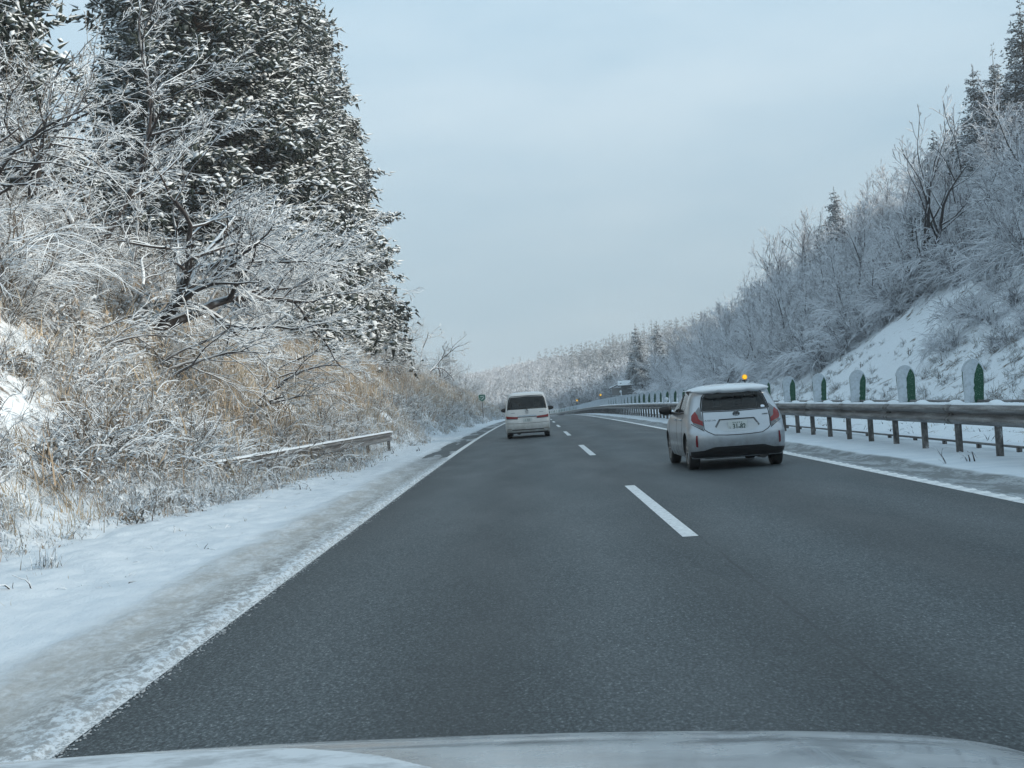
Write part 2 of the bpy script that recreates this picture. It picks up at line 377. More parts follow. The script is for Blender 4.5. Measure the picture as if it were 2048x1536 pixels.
# right shoulder band between edge line and median snow
rb = mth(t, 'MULTIPLY', mr_(t, S_, 5.05, 5.2), mr_(t, mth(t, 'ADD', S_, mth(t, 'MULTIPLY', mth(t, 'SUBTRACT', ns, .5), .2)), 5.86, 5.72))
rb = mth(t, 'MULTIPLY', rb, mr_(t, mth(t, 'ADD', mth(t, 'MULTIPLY', nf, .4), mth(t, 'MULTIPLY', nm, .8)), .50, .66, .62, 1.0))
c3 = mixc(t, rb, c2, (.17, .185, .19))
c4 = mixc(t, mth(t, 'MULTIPLY', mr_(t, S_, -2.62, -2.38), mth(t, 'MULTIPLY', mr_(t, S_, -1.9, -2.0), mr_(t, nf, .42, .58, 0, .75))), c3, (.22, .225, .22))
setc(m, c4); bump(m, mth(t, 'ADD', nf, mth(t, 'MULTIPLY', nm, 1.2)), .5, .03)
def zl(S, Y):
    e = np.clip((-2.14 + .09 * fbm(S * 0 + 3.3, Y * 2.7, 4) + .035 * fbm(S * 6, Y * 13, 3) - S) / .06, 0, 1)                 # thickness grows from the ragged edge
    near = 1 - smooth(26, 42, Y)
    band = smooth(-3.3, -3.0, S)
    th = (.012 + .030 * np.clip(.5 + fbm(S * 7, Y * 3.5, 4) * 1.6, 0, 1)) * (band * near + (1 - band)) + band * (1 - near) * (.028 * fbm(S * 3, Y * .35, 4) - .006 + .02 * smooth(-2.9, -3.3, S))
    lump = (1 - band) * (.07 * (fbm(S * 1.2, Y * .7, 4) + .25) + .035 * fbm(S * 4, Y * 2.0, 3))
    hump = .06 * np.exp(-((S + 2.95) / .18) ** 2) * near * (.6 + .8 * fbm(S * 3, Y * .9, 3))
    rise = np.clip(HZ(S, Y) - road_z(Y), 0, None) * smooth(-3.9, -4.6, S)
    return road_z(Y) - .012 + e * (.012 + th + lump + hump + .004) + rise * 1.0 + .03 * smooth(-3.9, -4.6, S) - (1 - smooth(-6.6, -5.9, S)) * .25
sx = axis([(-6.6, -2.5, .05), (-2.5, -1.98, .02)])
tag(link('left_shoulder_snow', grid_mesh('shoulder', sx, axis([(3, 20, .07), (20, 45, .16), (45, 330, 1.2)]), zl, M['slush'])), kind='structure')
def zr(S, Y):
    e = smooth(5.55, 5.8, S + .12 * fbm(S * 0 + 1.7, Y * 1.3, 4))
    return road_z(Y) + .003 + .010 * np.clip(fbm(S * 7, Y * 3, 3) + .2, 0, 1) * smooth(5.15, 5.3, S) + e * (.055 + .05 * (fbm(S * 1.5, Y * .6, 4)) + .02 * fbm(S * 5, Y * 3, 3)) - smooth(8.5, 9.2, S) * .25
tag(link('median_snow', grid_mesh('median', axis([(5.12, 9.3, .08)]), axis([(8, 60, .2), (60, 420, 1.5)]), zr, M['slush'])), kind='structure')
# ---------------------------------------------------------------- plants: builders
def tubes(paths, name, mats, sides=3, mi=None):
    """paths: list of (pts (n,3), rad (n,)); one mesh of thin tapered tubes"""
    Vs = []; Fs = []; base = 0; MI = []
    for j, (P, r) in enumerate(paths):
        P = np.asarray(P, float); r = np.asarray(r, float); n = len(P); k = sides if np.isscalar(sides) else sides[j]
        d = np.gradient(P, axis=0); d /= np.linalg.norm(d, axis=1, keepdims=True) + 1e-9
        up = np.where(np.abs(d[:, 2:3]) > .9, [[1., 0, 0]], [[0, 0, 1.]])
        a = np.cross(d, up); a /= np.linalg.norm(a, axis=1, keepdims=True) + 1e-9; b = np.cross(a, d)
        th = np.arange(k) * 2 * np.pi / k + np.pi / 2
        ring = P[:, None, :] + r[:, None, None] * (np.cos(th)[None, :, None] * a[:, None, :] + np.sin(th)[None, :, None] * b[:, None, :])
        Vs.append(ring.reshape(-1, 3)); i = np.arange(n * k).reshape(n, k) + base; i2 = np.roll(i, -1, axis=1)
        F = np.stack([i[:-1], i2[:-1], i2[1:], i[1:]], -1).reshape(-1, 4); Fs.append(F); MI += [0 if mi is None else mi[j]] * len(F); base += n * k
    return np_mesh(name, np.concatenate(Vs), np.concatenate(Fs), mats, mi=MI)

def grow_tree(seed, H, spread=.6, levels=4, kids=(9, 7, 5, 3), lens=(1, .55, .45, .4), rad=.16, minr=.012, wob=.16, up=.12, droop=0.0, lean=(0, 0), first=.25, stems=1, seg=.5, arch=0.0):
    rg = np.random.default_rng(seed); out = []
    def go(p, d, ln, r, lv, age):
        n = max(3, int(round(ln / (seg * (.75 ** lv))))) + 1; st = ln / (n - 1); P = [p.copy()]; D = [d.copy()]
        for i in range(n - 1):
            d = d + rg.normal(0, wob, 3); d[2] += up * (1 if lv < 2 else .4) - droop * (i / n) * (lv > 0) - arch * (i / n) ** 2
            d /= np.linalg.norm(d); p = p + d * st; P.append(p.copy()); D.append(d.copy())
        rr = np.maximum(r * (1 - .82 * np.linspace(0, 1, n)), minr * (.9 if lv > 1 else 1)); out.append((np.array(P), rr, lv))
        if lv >= levels: return
        c = kids[min(lv, len(kids) - 1)]; c = max(1, int(round(c * (ln / age))) if lv > 0 else c)
        for q in range(c):
            t = first + (1 - first) * (q + rg.random()) / c if lv == 0 else .15 + .85 * (q + rg.random()) / c
            i = min(int(t * (n - 1)), n - 2); f = t * (n - 1) - i; pp = P[i] * (1 - f) + P[i + 1] * f
            az = rg.uniform(0, 2 * np.pi); dd = D[i]; o = np.cross(dd, [0, 0, 1.0] if abs(dd[2]) < .9 else [1., 0, 0]); o /= np.linalg.norm(o); o2 = np.cross(dd, o)
            side = np.cos(az) * o + np.sin(az) * o2; sp = spread * rg.uniform(.75, 1.3) * (1.25 if lv == 0 else 1)
            nd = dd * math.cos(sp) + side * math.sin(sp); nd[:2] += np.array(lean) * .35
            l2 = ln * lens[min(lv + 1, len(lens) - 1)] * rg.uniform(.6, 1.15) * (1.15 - .55 * t)
            go(pp, nd / np.linalg.norm(nd), l2, rr[i] * .62, lv + 1, ln * lens[min(lv + 1, len(lens) - 1)])
    for s_ in range(stems):
        d = np.array([lean[0] * 1.0 + rg.normal(0, .28) * (stems > 1), lean[1] + rg.normal(0, .28) * (stems > 1), 1.0]); d /= np.linalg.norm(d)
        go(np.array([rg.normal(0, .12) * (stems > 1), rg.normal(0, .12) * (stems > 1), -.3]), d, H, rad, 0, H)
    return out
def bare_tree_meshes(nm, seed, H, tm='twig', big_lv=1, **k):
    br = grow_tree(seed, H, **k)
    A = [(p, r) for p, r, l in br if l <= 0]; B = [(p, r) for p, r, l in br if l > 0]; lv = [l for p, r, l in br if l > 0]
    return (tubes(A, nm + '_trunk', M['bark'], 6), tubes(B, nm + '_branches', [M['bark'], M[tm]], [5 if l == 1 else 3 for l in lv], [0 if l <= big_lv else 1 for l in lv]))
def place_tree(meshes, name, parts, s, y, label, group=None, rz=0.0, sc=1.0, sz=None, cat='tree', sink=0.0, tilt=(0, 0)):
    o = empty(name, G(s, y, -sink), rz, label=label, cat=cat, group=group)
    o.rotation_euler = (tilt[0], tilt[1], rz); o.scale = (sc, sc, sz or sc)
    for me, pn in zip(meshes, parts): link(pn, me, o)
    return o

def frames(dirs, rg, roll=math.pi):
    d = dirs / np.linalg.norm(dirs, axis=1, keepdims=True)
    up = np.tile([0, 0, 1.0], (len(d), 1)); a = np.cross(up, d); ln = np.linalg.norm(a, axis=1, keepdims=True); a = np.where(ln < .05, [[1., 0, 0]], a / (ln + 1e-9)); b = np.cross(d, a)
    return np.stack([d, a, b], axis=1)            # rows: local x, y, z axes
def stamp(V, F, pos, fr, sc):
    """copies of a small mesh (V,F) at many positions with row frames"""
    n = len(pos); P = (V[None] * sc[:, None, None]) @ fr + pos[:, None, :]
    FF = F[None] + (np.arange(n) * len(V))[:, None, None]
    return P.reshape(-1, 3), FF.reshape(-1, F.shape[1])
# one spray of needles: a flattened, drooping spindle
PUF_V = np.array([(1, 0, -.1), (.2, .8, 0), (-.9, .1, 0), (.1, -.8, -.05), (.1, 0, .5), (0, 0, -.45)], float)
PUF_F = np.array([(0, 1, 4), (1, 2, 4), (2, 3, 4), (3, 0, 4), (1, 0, 5), (2, 1, 5), (3, 2, 5), (0, 3, 5)])
SPR_V = np.array([(0, .2, -.05), (0, -.2, -.05), (.05, 0, .16), (1, 0, -.08)], float)
SPR_F = np.array([(3, 0, 2), (3, 2, 1), (3, 1, 0)])
def clump(rg, n, spread=1.0):
    az = rg.uniform(-1.5, 1.5, n) * spread; el = rg.normal(-.05, .5, n)
    d = np.stack([np.cos(az) * np.cos(el), np.sin(az) * np.cos(el), np.sin(el)], -1)
    pos = rg.normal(0, .19, (n, 3)) * [1.3, 1.4, .5]; pos[:, 0] += rg.uniform(-.4, .5, n); pos = pos[np.argsort(pos[:, 2])]; pos[:, 2] -= .12 * pos[:, 0] ** 2
    V, F = stamp(SPR_V, SPR_F, pos, frames(d, rg), rg.uniform(.24, .44, n)); m_ = max(3, int(n * .45))
    q = rg.normal(0, .17, (m_, 3)) * [1.5, 1.5, .3]; q[:, 0] += rg.uniform(-.35, .5, m_); q[:, 2] += .10 - .25 * q[:, 0] ** 2
    V2, F2 = stamp(PUF_V, PUF_F, q, frames(rg.normal(0, 1, (m_, 3)) * [1, 1, .25], rg), rg.uniform(.10, .21, m_)); return np.concatenate([V, V2]), np.concatenate([F, F2 + len(V)])
def conifer_meshes(nm, seed, H, R0, nclump, nspray, cs=.9, base=.08, power=.8, mt='needle', var=5, lop=0.0, inner=.35):
    rg = np.random.default_rng(seed); protos = [clump(rg, nspray) for _ in range(var)]
    # whorls of boughs: heights dense, each bough carries clumps along its outer half
    nb = max(12, int(nclump / 5)); VV = []; FF = []; base_i = 0; bp = []
    hh = H * (base + (1 - base) * (1 - np.sqrt(rg.random(nb)) ** 1.15)); order = np.argsort(hh)
    P = []; D = []; S = []
    for h in hh[order]:
        t = (h / H - base) / (1 - base); rr = R0 * (1 - t) ** power * rg.uniform(.72, 1.12) + .15; az = rg.uniform(0, 2 * np.pi)
        rr *= 1 + lop * math.cos(az); dirh = np.array([math.cos(az), math.sin(az), 0])
        rise = .25 - .5 * (1 - t)
        m_ = max(2, int(5 * (rr / R0) ** .6 + 1))
        if rg.random() < .5: bp.append((np.array([[0, 0, h], dirh * rr * .5 + [0, 0, h + rise * rr * .35], dirh * rr * .9 + [0, 0, h + rise * rr * .5]]), np.array([.05 * R0 / 4 + .02, .03, .015])))
        for q in range(m_):
            f = inner + (1 - inner) * (q + rg.random()) / m_
            p = dirh * rr * f + np.array([0, 0, h + rise * rr * f - .10 * rr * f * f]); p[:2] += rg.normal(0, .12 * rr, 2) * f; p[2] += rg.normal(0, .28) * cs
            P.append(p); dd = dirh + rg.normal(0, .5, 3) * [1, 1, .3]; dd[2] = -.1 + rg.normal(0, .22) + .25 * t; D.append(dd); S.append(cs * rg.uniform(.75, 1.25) * (.55 + .45 * (1 - t) ** .4))
    P.append(np.array([0, 0, H])); D.append(np.array([.1, 0, 1.0])); S.append(cs * .6)
    P = np.array(P); D = np.array(D); S = np.array(S); fr = frames(D, rg); which = rg.integers(0, var, len(P)); laden = rg.random(len(P)) < .86; MI = []
    for v in range(var):
        k = which == v
        a, b = stamp(protos[v][0], protos[v][1], P[k], fr[k], S[k]); VV.append(a); FF.append(b + base_i); base_i += len(a)
        up = (np.arange(len(protos[v][1])) > len(protos[v][1]) * .42); MI.append((laden[k][:, None] & up[None]).ravel().astype(int))
    crown = np_mesh(nm + '_crown', np.concatenate(VV), np.concatenate(FF), [M[mt], M[mt + '_snow']], mi=np.concatenate(MI))
    trunk = tubes([(np.array([[0, 0, -1], [0, 0, H * .3], [0, 0, H * .7], [0, 0, H * .98]]), np.array([.3, .24, .13, .03]) * H / 22)] + bp, nm + '_trunk', M['trunk'], 6)
    return trunk, crown

# ---- undergrowth prototypes
def blades(rg, n, L0, L1, wd, R_, bendy=.9, seg=3, lean=(0, 0)):
    V = []; F = []; b = 0
    for i in range(n):
        az = rg.uniform(0, 6.283); L_ = rg.uniform(L0, L1); tilt = rg.uniform(.1, .7); x = rg.normal(0, R_, 2); w_ = wd * rg.uniform(.6, 1.3)
        d = np.array([math.cos(az) * math.sin(tilt) + lean[0], math.sin(az) * math.sin(tilt) + lean[1], math.cos(tilt)]); sd_ = np.array([-math.sin(az), math.cos(az), 0]); p = np.array([x[0], x[1], -.05])
        for s_ in range(seg + 1):
            ww = w_ * (1 - s_ / (seg + .15)); V += [p - sd_ * ww, p + sd_ * ww]; d = d + np.array([math.cos(az) * .28, math.sin(az) * .28, -.55 * bendy]) * (s_ + .6) / seg + rg.normal(0, .07, 3); d /= np.linalg.norm(d); p = p + d * L_ / seg
        for s_ in range(seg): F.append((b + 2 * s_, b + 2 * s_ + 1, b + 2 * s_ + 3, b + 2 * s_ + 2))
        b += 2 * (seg + 1)
    return np.array(V), np.array(F)
def leaves(rg, n, R_, H, size):
    p = rg.normal(0, 1, (n, 3)); p /= np.linalg.norm(p, axis=1, keepdims=True); p *= rg.uniform(.3, 1, (n, 1)) ** .6; p[:, 2] = np.abs(p[:, 2]); p *= [R_, R_, H]
    d = rg.normal(0, 1, (n, 3)); d[:, 2] = -np.abs(d[:, 2]) * .7
    LV = np.array([(0, 0, 0), (.45, .22, .04), (1, 0, -.12), (.45, -.22, .04)]); LF = np.array([(0, 3, 2, 1)])
    return stamp(LV, LF, p, frames(d, rg), size * rg.uniform(.6, 1.4, n))
def cat_(*vf):
    V = []; F = []; b = 0; MI = []
    for j, (v, f) in enumerate(vf): V.append(v); F.append(f + b); b += len(v); MI += [j] * len(f)
    return np.concatenate(V), np.concatenate(F), MI
def twiggy(rg, n, H, spread, minr=.006, kids=6):
    out = []
    for i in range(n):
        az = rg.uniform(0, 6.283); t_ = rg.uniform(.15, spread); d = np.array([math.cos(az) * math.sin(t_), math.sin(az) * math.sin(t_), math.cos(t_)]); p = np.array([rg.normal(0, .12), rg.normal(0, .12), -.1]); P = [p]; L_ = H * rg.uniform(.6, 1.15)
        for s_ in range(6): d = d + rg.normal(0, .13, 3) + np.array([0, 0, -.09 * s_]); d /= np.linalg.norm(d); p = p + d * L_ / 6; P.append(p)
        P = np.array(P); out.append((P, np.linspace(.016, minr, 7)))
        for q in range(kids):
            k = rg.integers(1, 6); dd = rg.normal(0, 1, 3); dd[2] = abs(dd[2]) * .6; dd = dd / np.linalg.norm(dd) * .8 + (P[k + 1] - P[k]) / (L_ / 6); pp = P[k]; Q = [pp]
            for s_ in range(4): dd = dd + rg.normal(0, .2, 3) + [0, 0, -.12]; dd /= np.linalg.norm(dd); pp = pp + dd * L_ * .1; Q.append(pp)
            out.append((np.array(Q), np.linspace(minr * 1.2, minr * .8, 5)))
    return out
def proto(name, me):
    o = bpy.data.objects.new(name, me); return o
def scatter(name, mt_protos, P, rot, sc, idx, label, cat, parent=None):
    """ground cover nobody could count: one object, geometry nodes instance the prototypes on its points"""
    me = bpy.data.meshes.new(name); me.vertices.add(len(P)); me.vertices.foreach_set('co', np.asarray(P, np.float32).ravel())
    for an, ty, d in (('rot', 'FLOAT_VECTOR', rot), ('scl', 'FLOAT', sc), ('idx', 'INT', idx)):
        a = me.attributes.new(an, ty, 'POINT'); a.data.foreach_set('vector' if ty == 'FLOAT_VECTOR' else 'value', np.asarray(d, np.int32 if ty == 'INT' else np.float32).ravel())
    c = bpy.data.collections.new(name + '_kinds')
    for i, p in enumerate(mt_protos): p.name = 'k%02d_' % i + name; c.objects.link(p)
    o = link(name, me, parent, label=label, cat=cat, kind='stuff')
    g = bpy.data.node_groups.new(name, 'GeometryNodeTree'); g.interface.new_socket('Geometry', in_out='INPUT', socket_type='NodeSocketGeometry'); g.interface.new_socket('Geometry', in_out='OUTPUT', socket_type='NodeSocketGeometry')
    gi = g.nodes.new('NodeGroupInput'); go = g.nodes.new('NodeGroupOutput'); ci = g.nodes.new('GeometryNodeCollectionInfo'); ci.inputs['Collection'].default_value = c; ci.inputs['Separate Children'].default_value = True; ci.inputs['Reset Children'].default_value = True
    ip = g.nodes.new('GeometryNodeInstanceOnPoints'); ip.inputs['Pick Instance'].default_value = True
    def na(n, ty): a = g.nodes.new('GeometryNodeInputNamedAttribute'); a.data_type = ty; a.inputs['Name'].default_value = n; return a.outputs['Attribute']
    g.links.new(gi.outputs[0], ip.inputs['Points']); g.links.new(ci.outputs[0], ip.inputs['Instance']); g.links.new(na('idx', 'INT'), ip.inputs['Instance Index'])
    e2r = g.nodes.new('FunctionNodeEulerToRotation'); g.links.new(na('rot', 'FLOAT_VECTOR'), e2r.inputs[0]); g.links.new(e2r.outputs[0], ip.inputs['Rotation'])
    g.links.new(na('scl', 'FLOAT'), ip.inputs['Scale']); g.links.new(ip.outputs[0], go.inputs[0])
    o.modifiers.new('scatter', 'NODES').node_group = g
    return o
def crumb_protos():
    o = []
    for i in range(3):
        r_ = np.random.default_rng(50 + i); bm = bmesh.new(); bmesh.ops.create_icosphere(bm, subdivisions=1, radius=1)
        for v in bm.verts: v.co *= r_.uniform(.6, 1.2); v.co.z *= .55
        me = bpy.data.meshes.new('crumb'); bm.to_mesh(me); bm.free(); me.materials.append(M['slush_crumb']); o.append(proto('crumb', me))
    return o
def pick(rg, n, s0, s1, y0, y1, dens=None, ypow=1.0):
    """random road-frame points, more of them nearby; dens(s,y) in 0..1 thins them"""
    u = rg.random(n); y = y0 * (y1 / y0) ** (u ** ypow); s = rg.uniform(s0, s1, n)
    if dens is not None: k = rg.random(n) < dens(s, y); s, y = s[k], y[k]
    return s, y
def pts(s, y, up=0): return np.stack([s + road_off(y), y, HZ(s, y) + up], -1)
# ---------------------------------------------------------------- plants: left bank
rg = np.random.default_rng(21)
def tuft(seed, n, a, b, wd, R_, **k):
    r_ = np.random.default_rng(seed); V, F = blades(r_, n, a, b, wd, R_, **k); return proto('tuft', np_mesh('tuft', V, F, M['dry']))
def bushy(seed, n, R_, H, size, tw=4):
    r_ = np.random.default_rng(seed); V, F = leaves(r_, n, R_, H, size); tp = twiggy(r_, tw, H * 1.25, .9, .006, 3); me = tubes(tp, 'x', M['twig'], 3)
    tv = np.zeros(len(me.vertices) * 3, np.float32); me.vertices.foreach_get('co', tv); tf = np.zeros(len(me.loops), np.int32); me.loops.foreach_get('vertex_index', tf)
    V2, F2, MI = cat_((V, F), (tv.reshape(-1, 3), tf.reshape(-1, 4))); return proto('bush', np_mesh('bush', V2, F2, [M['leaf'], M['twig']], mi=MI))
def weed(seed, n, H, sp, kids=6, mt='twig', minr=.006):
    r_ = np.random.default_rng(seed); return proto('weed', tubes(twiggy(r_, n, H, sp, minr, kids), 'weed', M[mt], 3))
protosL = [tuft(1, 46, .35, .8, .010, .16), tuft(2, 40, .4, .95, .012, .2, lean=(.35, .1)), tuft(3, 50, .3, .7, .009, .18),
           bushy(4, 110, .42, .5, .12), bushy(5, 130, .5, .42, .10), bushy(6, 90, .38, .6, .14),
           weed(7, 9, .9, .9, 5), weed(8, 12, .7, 1.1, 5), weed(9, 8, 1.2, .8, 7)]
V, F, MI = cat_(blades(np.random.default_rng(10), 40, .15, .5, .008, .22), leaves(np.random.default_rng(11), 60, .32, .3, .075))
protosL.append(proto('mix', np_mesh('mix', V, F, M['weed'])))
V, F, MI = cat_(blades(np.random.default_rng(12), 30, .2, .6, .009, .25), leaves(np.random.default_rng(13), 80, .38, .34, .09))
protosL.append(proto('mix', np_mesh('mix', V, F, M['weed'])))
def densL(s, y):
    a = -s - toe(y); p = fbm(s * .55, y * .35, 3) + .12 * fbm(s * 3, y * 2)
    open_ = smooth(-8.2, -6.2, s) * 0
    d = smooth(-.1, .5, a + .9 * p) * np.clip(.75 + 2.2 * p, .12, 1)
    bareright = smooth(-6.0, -6.8, s) * (1 - smooth(22, 27, y))                   # snowy bare part of the bank nearest the camera
    d = d * (1 - .50 * smooth(0, .6, bareright + fbm(s * .7, y * .5, 3) * .9 - .1)) * np.where(y < 17, .5, 1)
    return np.maximum(d, 1.0 * ((y > 22) & (y < 48) & (s < -4.45 - (48 - y) * .012) & (s > -6.4)))
s, y = pick(rg, 23000, -12.5, -4.0, 13, 300, densL, 1.12)
n = len(s); a = -s - toe(y); zone = fbm(s * .3 + 9, y * .18 + 4, 3) + .06 * rg.normal(0, 1, n)
hi_ = smooth(1.2, 3.0, a) * smooth(20, 34, y)
r1 = rg.random(n)
idx = np.where(r1 < .36 + .42 * hi_ + zone, rg.integers(0, 3, n), np.where(r1 < .62 + .2 * hi_, rg.integers(3, 6, n), np.where(r1 < .82, rg.integers(6, 9, n), rg.integers(9, 11, n))))
idx = np.where((a < 1.0) & (rg.random(n) < .7), rg.integers(9, 11, n), idx)
scl = np.where((y > 24) & (y < 46.5) & (s > -5.9 + (y - 27.5) * .07), 1.15, 1.0) * rg.uniform(.55, 1.2, n) * (1 - .35 * smooth(-6.2, -7.0, s) * (1 - smooth(22, 27, y))) * (.62 + .38 * smooth(.2, 1.6, a)) * (1 + .55 * smooth(60, 180, y))
rot = np.stack([rg.normal(0, .18, n), .22 + rg.normal(0, .2, n), rg.uniform(0, 6.283, n)], -1)
scatter('roadside_undergrowth', protosL, pts(s, y, -.03), rot, scl, idx, 'tangle of dry brown grass and snow-dusted weeds covering the left bank', 'undergrowth')
# taller tangled brush on the upper left bank
protosU = [bushy(14, 260, .95, 1.1, .15, 10), bushy(15, 220, 1.1, .9, .17, 9), weed(16, 14, 2.0, .9, 16, minr=.0065), weed(17, 16, 1.7, 1.2, 15, minr=.0065), weed(18, 10, 2.5, .7, 18, minr=.007)]
s, y = pick(rg, 2600, -26, -8.6, 24, 300, lambda s, y: np.clip(.45 + 1.6 * fbm(s * .25, y * .2, 3), .08, 1), 1.15)
n = len(s)
scatter('upper_bank_brush', protosU, pts(s, y, -.1), np.stack([rg.normal(0, .15, n), .15 + rg.normal(0, .15, n), rg.uniform(0, 6.283, n)], -1), rg.uniform(.6, 1.25, n), rg.choice([0, 1, 2, 3, 4], n, p=[.28, .27, .2, .15, .1]),
        'snow-laced thicket of thin stems on top of the left bank', 'brush')
M['slush_crumb'] = mat('slush_crumb', (.38, .41, .43), .6)
n = 2600; y = 4.5 * (38 / 4.5) ** rg.random(n); s = -2.13 + .08 * fbm(0 * y + 3.3, y * 2.7, 4) + rg.normal(0, .03, n) + .05 * (rg.random(n) < .08) * rg.random(n)
scatter('slush_crumbs', crumb_protos(), np.stack([s + road_off(y), y, road_z(y) + .004], -1), rg.uniform(0, 6, (n, 3)) * [0, 0, 1], rg.uniform(.003, .010, n), rg.integers(0, 3, n), 'loose grey crumbs of slush along the left edge line', 'slush')
# sparse dead stalks poking through the shoulder and median snow
protosS = [weed(31, 4, .22, 1.0, 2, 'bark', .003), weed(32, 3, .3, 1.2, 3, 'bark', .003), tuft(33, 9, .08, .2, .004, .05)]
s, y = pick(rg, 150, -4.6, -3.4, 11, 60, lambda s, y: smooth(-3.3, -4.4, s)); s2, y2 = pick(rg, 520, 8.6, 17, 18, 90)
s = np.concatenate([s, s2]); y = np.concatenate([y, y2]); n = len(s); ps = pts(s, y, .0)
scatter('dead_stalks', protosS, ps, np.stack([rg.normal(0, .2, n), rg.normal(0, .2, n), rg.uniform(0, 6, n)], -1), rg.uniform(.6, 1.5, n), rg.integers(0, 3, n), 'thin dead stalks poking through flat snow beside the road', 'weeds')

# -- the hero: low spreading tree with thick dark limbs reaching over the bank
TP = ('trunk', 'branches')
me = bare_tree_meshes('spreading', 44, 4.6, tm='twig_hero', big_lv=2, spread=.85, levels=4, kids=(10, 9, 8, 6), lens=(1, .85, .55, .5), rad=.17, minr=.0075, wob=.15, up=-.005, droop=.03, lean=(1.0, -.15), stems=3, seg=.42)
place_tree(me, 'spreading_tree', TP, -9.3, 34, 'low wide bare tree with thick dark limbs and frosted twigs reaching over the left bank', cat='tree')
me = bare_tree_meshes('tall_twiggy', 52, 8.0, tm='twig_hero', spread=.6, levels=4, kids=(13, 9, 7, 5), lens=(1, .48, .42, .42), rad=.11, minr=.0065, wob=.13, up=.05, droop=.10, lean=(.12, -.1), stems=2, seg=.5)
place_tree(me, 'snowy_tree', TP, -11.8, 38.5, 'tall bare tree with drooping white twigs beside the dark conifer in the top left corner', rz=.4)
me2 = bare_tree_meshes('arching', 61, 5.2, spread=.7, levels=4, kids=(9, 7, 6, 5), lens=(1, .6, .5, .45), rad=.08, minr=.0068, wob=.15, up=.0, droop=.06, arch=.10, lean=(.3, -.1), stems=4, seg=.42)
for (s_, y_, rz_, sc_, lb) in ((-11.4, 30.5, 0, 1.0, 'arching grey shrub crowded under the top left conifer, above the snowiest bank'),
                               (-13.0, 31.5, 2.0, 1.15, 'arching twiggy shrub right at the left frame edge below the dark conifer'),
                               (-11.2, 42, 4.0, .95, 'twiggy shrub standing behind the low wide tree'),
                               (-10.0, 50, 1.1, .8, 'frosted shrub at the foot of the biggest conifer')):
    place_tree(me2, 'arching_shrub', TP, s_, y_, lb, 'arching shrubs on the left bank', rz_, sc_, cat='shrub')
# bent thin shrubs lower down, their bare stems leaning over the dry grass
me3 = bare_tree_meshes('leaning', 77, 2.6, spread=.6, levels=3, kids=(7, 6, 4), lens=(1, .6, .5), rad=.035, minr=.008, wob=.13, up=-.02, droop=.10, lean=(1.0, .1), stems=3, seg=.3)
for (s_, y_, rz_, sc_, lb) in ((-8.2, 31, .2, 1.1, 'leaning bare sapling below the low wide tree, left of its trunk'), (-7.4, 37, -.5, 1.0, 'leaning bare sapling in the dry grass above the roadside rail'),
                               (-8.8, 27.5, .9, .9, 'thin leaning sapling on the snowy left part of the bank'), (-8.2, 44, .1, 1.2, 'leaning sapling touching the dark hollow under the conifers')):
    place_tree(me3, 'leaning_sapling', TP, s_, y_, lb, 'leaning saplings on the left bank', rz_, sc_, cat='sapling')

# -- big snow-laden conifers
CP = ('trunk', 'crown')
cA = conifer_meshes('cedar_a', 5, 27, 5.8, 3300, 17, cs=1.2, base=.02, power=.62, inner=.5)
cB = conifer_meshes('cedar_b', 9, 24, 5.4, 2500, 17, cs=1.3, base=.0, power=.75, inner=.5)
cC = conifer_meshes('cedar_c', 12, 17, 3.6, 1300, 17, cs=.95, base=.05, power=.8, inner=.45)
GB = 'big snow-laden conifers above the left bank'
for (me, s_, y_, rz_, sc_, sz_, lb) in (
        (cA, -12.9, 60, 0, .98, 1.0, 'biggest snow-laden conifer, filling the top of the picture behind the low wide tree'),
        (cA, -16.5, 74, 1.9, .95, 1.05, 'snow-laden conifer mostly hidden behind the biggest one'),
        (cB, -13.4, 82, .7, 1.0, 1.12, 'snow-laden conifer just behind the biggest one, on its road side'),
        (cB, -14.0, 101, 2.9, 1.02, 1.12, 'farthest of the big conifers, its snowy edge against open sky above the dark hollow'),
        (cC, -16.1, 42, 1.2, 1.0, 1.2, 'dark conifer in the top left corner with brownish lower boughs'),
        (cC, -19.5, 47, 3.2, 1.1, 1.1, 'dark conifer behind the one in the top left corner')):
    place_tree(me, 'snowy_cedar', CP, s_, y_, lb, GB, rz_, sc_, sz_, sink=.6)
# far end of the left bank
me4 = bare_tree_meshes('gnarled', 83, 5.4, tm='bark', spread=.75, levels=3, kids=(7, 5, 4), lens=(1, .55, .5), rad=.13, minr=.022, wob=.26, up=.03, stems=2, seg=.5, lean=(.45, 0))
place_tree(me4, 'gnarled_tree', TP, -9.6, 132, 'dark gnarled bare tree against the sky at the far end of the left bank')
smallc = conifer_meshes('young', 15, 5.2, 1.5, 260, 14, cs=.55, base=.05, power=.8)
place_tree(smallc, 'young_conifer', CP, -10.3, 178, 'small pointed conifer among bare twigs, last one on the left bank skyline')
for k, (s_, y_, sc_) in enumerate([(-11, 118, .8), (-9.6, 146, .75), (-10.4, 160, .8), (-9.4, 170, .7), (-10.4, 192, .8), (-9.6, 208, .7), (-10.8, 225, .8), (-9.4, 243, .7), (-10.2, 262, .75), (-9.6, 285, .7)]):
    place_tree(me2, 'bank_shrub', TP, s_, y_, 'frosted bare shrub along the far skyline of the left bank', 'frosted shrubs along the far left bank', k * 1.3, sc_, cat='shrub')
